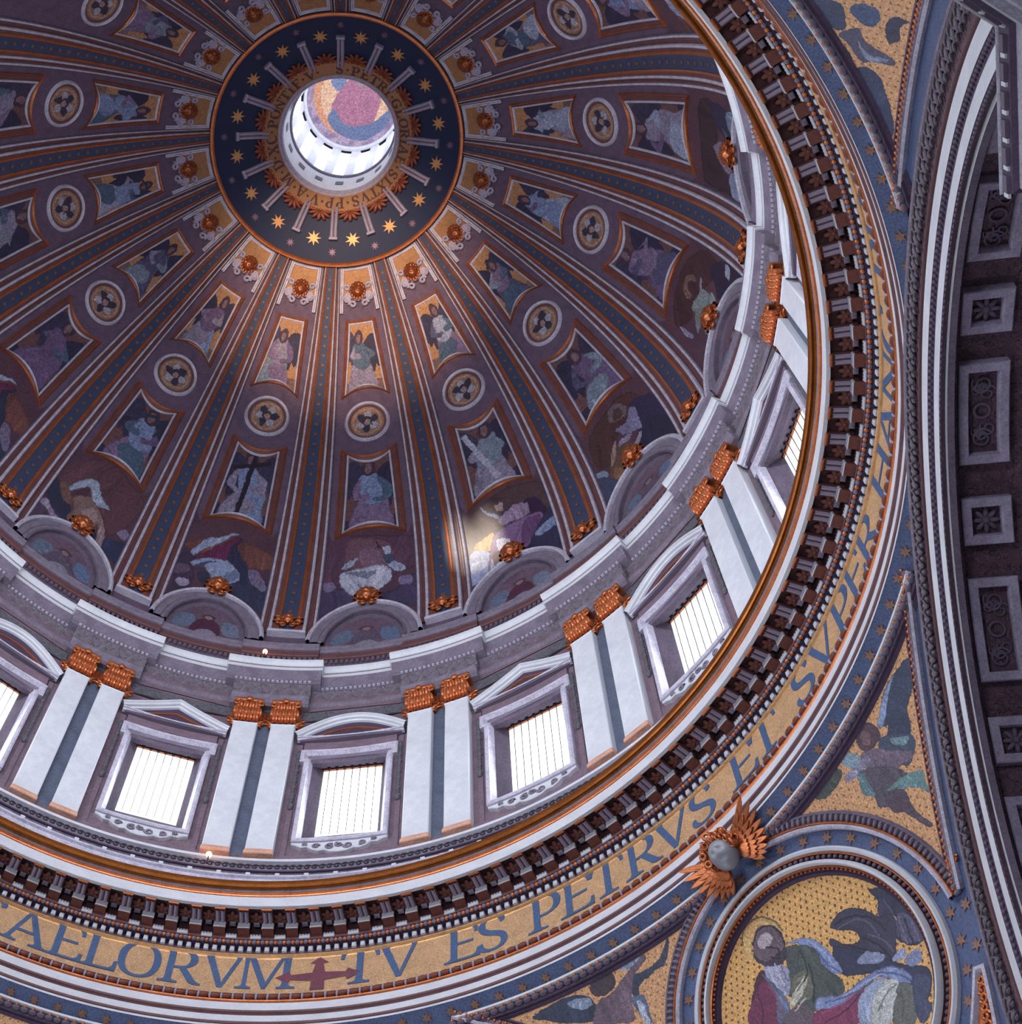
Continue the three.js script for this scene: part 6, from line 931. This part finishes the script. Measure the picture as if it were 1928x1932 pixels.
// ---- pier entablature at the upper right
{
  const Pz = structure('wall_pier', 'grey pier entablature with dentil row at the top right corner'); placeLocal(Pz);
  const flat = { p: (u, v, h) => V3(u, h, v), s: () => [1, 1] }, path = [[34, 8.95], [18.5, 9.1], [18.42, 12.1], [13.6, 16.0], [13.6, 30]];
  const sw = (p) => sweep(dense(path, false, 2, flat), p, flat);
  mesh('cornice', sw([[0.9, 33.9], [0.01, 33.5], [0.0, 33.46], [0.01, 33.43], [0.04, 33.4]]), M.plaster, Pz);
  mesh('dentil_ground', sw([[0.04, 33.4], [0.1, 33.0], [0.2, 32.94]]), M.purple, Pz);
  mesh('upper_fascia', sw([[0.2, 32.94], [0.2, 32.5], [0.3, 32.46]]), M.plaster, Pz);
  mesh('middle_fascia', sw([[0.3, 32.46], [0.36, 32.44], [0.36, 31.9], [0.44, 31.86]]), M.plaster, Pz);
  mesh('lower_fascia', sw([[0.44, 31.86], [0.5, 31.8], [0.5, 30.6], [0.9, 30.5]]), M.plaster, Pz);
  mesh('pier_wall', sw([[0.9, 30.5], [0.95, 30.4], [0.95, 0]]), M.plaster, Pz);
  const d = new THREE.BoxGeometry(0.3, 0.24, 0.1), bar = new THREE.BoxGeometry(0.22, 0.04, 0.03).translate(0, -0.12, 0.05), knob = new THREE.BoxGeometry(0.08, 0.26, 0.05).translate(0.22, 0, 0);
  for (const [a, b] of [[path[1], path[2]], [path[2], path[3]]]) { const l = Math.hypot(b[0] - a[0], b[1] - a[1]), nn = Math.floor(l / 0.44); for (let i = 0; i < nn; i++) { const t = (i + 0.5) / nn, m = mesh('dentil', d, M.stoneDark, Pz), dx = (b[0] - a[0]) / l, dz = (b[1] - a[1]) / l; m.position.set(a[0] + (b[0] - a[0]) * t + 0.07 * dz, 33.22, a[1] + (b[1] - a[1]) * t - 0.07 * dx); m.rotation.y = Math.atan2(-dz, dx) + Math.PI; mesh('rim', bar, M.marble, m); mesh('stop', knob, M.marble, m); } }
}
// ---- the rest of the crossing, seen only as what closes the space: floor, walls, roof slab
const floor = structure('floor'); mesh('paving', strip(new THREE.BoxGeometry(72, 0.4, 72).translate(0, -0.2, 0)), M.floorStone, floor);
[['wall_north', 0, -35.5], ['wall_south', 0, 35.5], ['wall_east', 35.5, 0], ['wall_west', -35.5, 0]].forEach(([n, x, z]) => { const w = structure(n); mesh('masonry', strip(new THREE.BoxGeometry(x ? 1 : 72, 56, x ? 72 : 1).translate(x, 28, z)), M.plaster, w); });
{
  const roof = structure('ceiling_003'), s = new THREE.Shape(); s.moveTo(-36, -36); s.lineTo(36, -36); s.lineTo(36, 36); s.lineTo(-36, 36); s.closePath(); const h = new THREE.Path(); h.absarc(0, 0, 21.55, 0, Math.PI * 2, true); s.holes.push(h);
  mesh('roof_slab', strip(new THREE.ExtrudeGeometry(s, { depth: 0.6, bevelEnabled: false, curveSegments: 64 }).rotateX(-Math.PI / 2).translate(0, 55.6, 0)), M.plaster, roof);
}
// tall nave and transept windows in the far walls: behind the viewer and to the left, they light the crossing from below
const naveWindow = (n, x, z, ry, w, h, y, power) => {
  const g = structure('window_' + n); g.position.set(x, y, z); g.rotation.y = ry;
  mesh('pane', strip(new THREE.BoxGeometry(w, h, 0.06)), M.pane, g);
  const f = []; for (const s of [-1, 1]) { f.push(new THREE.BoxGeometry(0.6, h + 1.2, 0.5).translate(s * (w / 2 + 0.3), 0, 0)); f.push(new THREE.BoxGeometry(w, 0.6, 0.5).translate(0, s * (h / 2 + 0.3), 0)); } mesh('frame', join(f), M.marble, g);
  const l = new THREE.RectAreaLight(DAY, power, w, h); l.position.set(x, y, z).add(V3(0, 0, 0.15).applyAxisAngle(V3(0, 1, 0), ry)); l.lookAt(0, y + 3, 0); scene.add(l);
};
naveWindow(17, 0, 34.9, Math.PI, 12, 16, 24, NAVE_LIGHT); naveWindow(18, -34.9, 0, Math.PI / 2, 12, 16, 24, NAVE_LIGHT); naveWindow(19, 0, -34.9, 0, 12, 16, 24, NAVE_LIGHT * 0.6);
renderer.render(scene, camera);
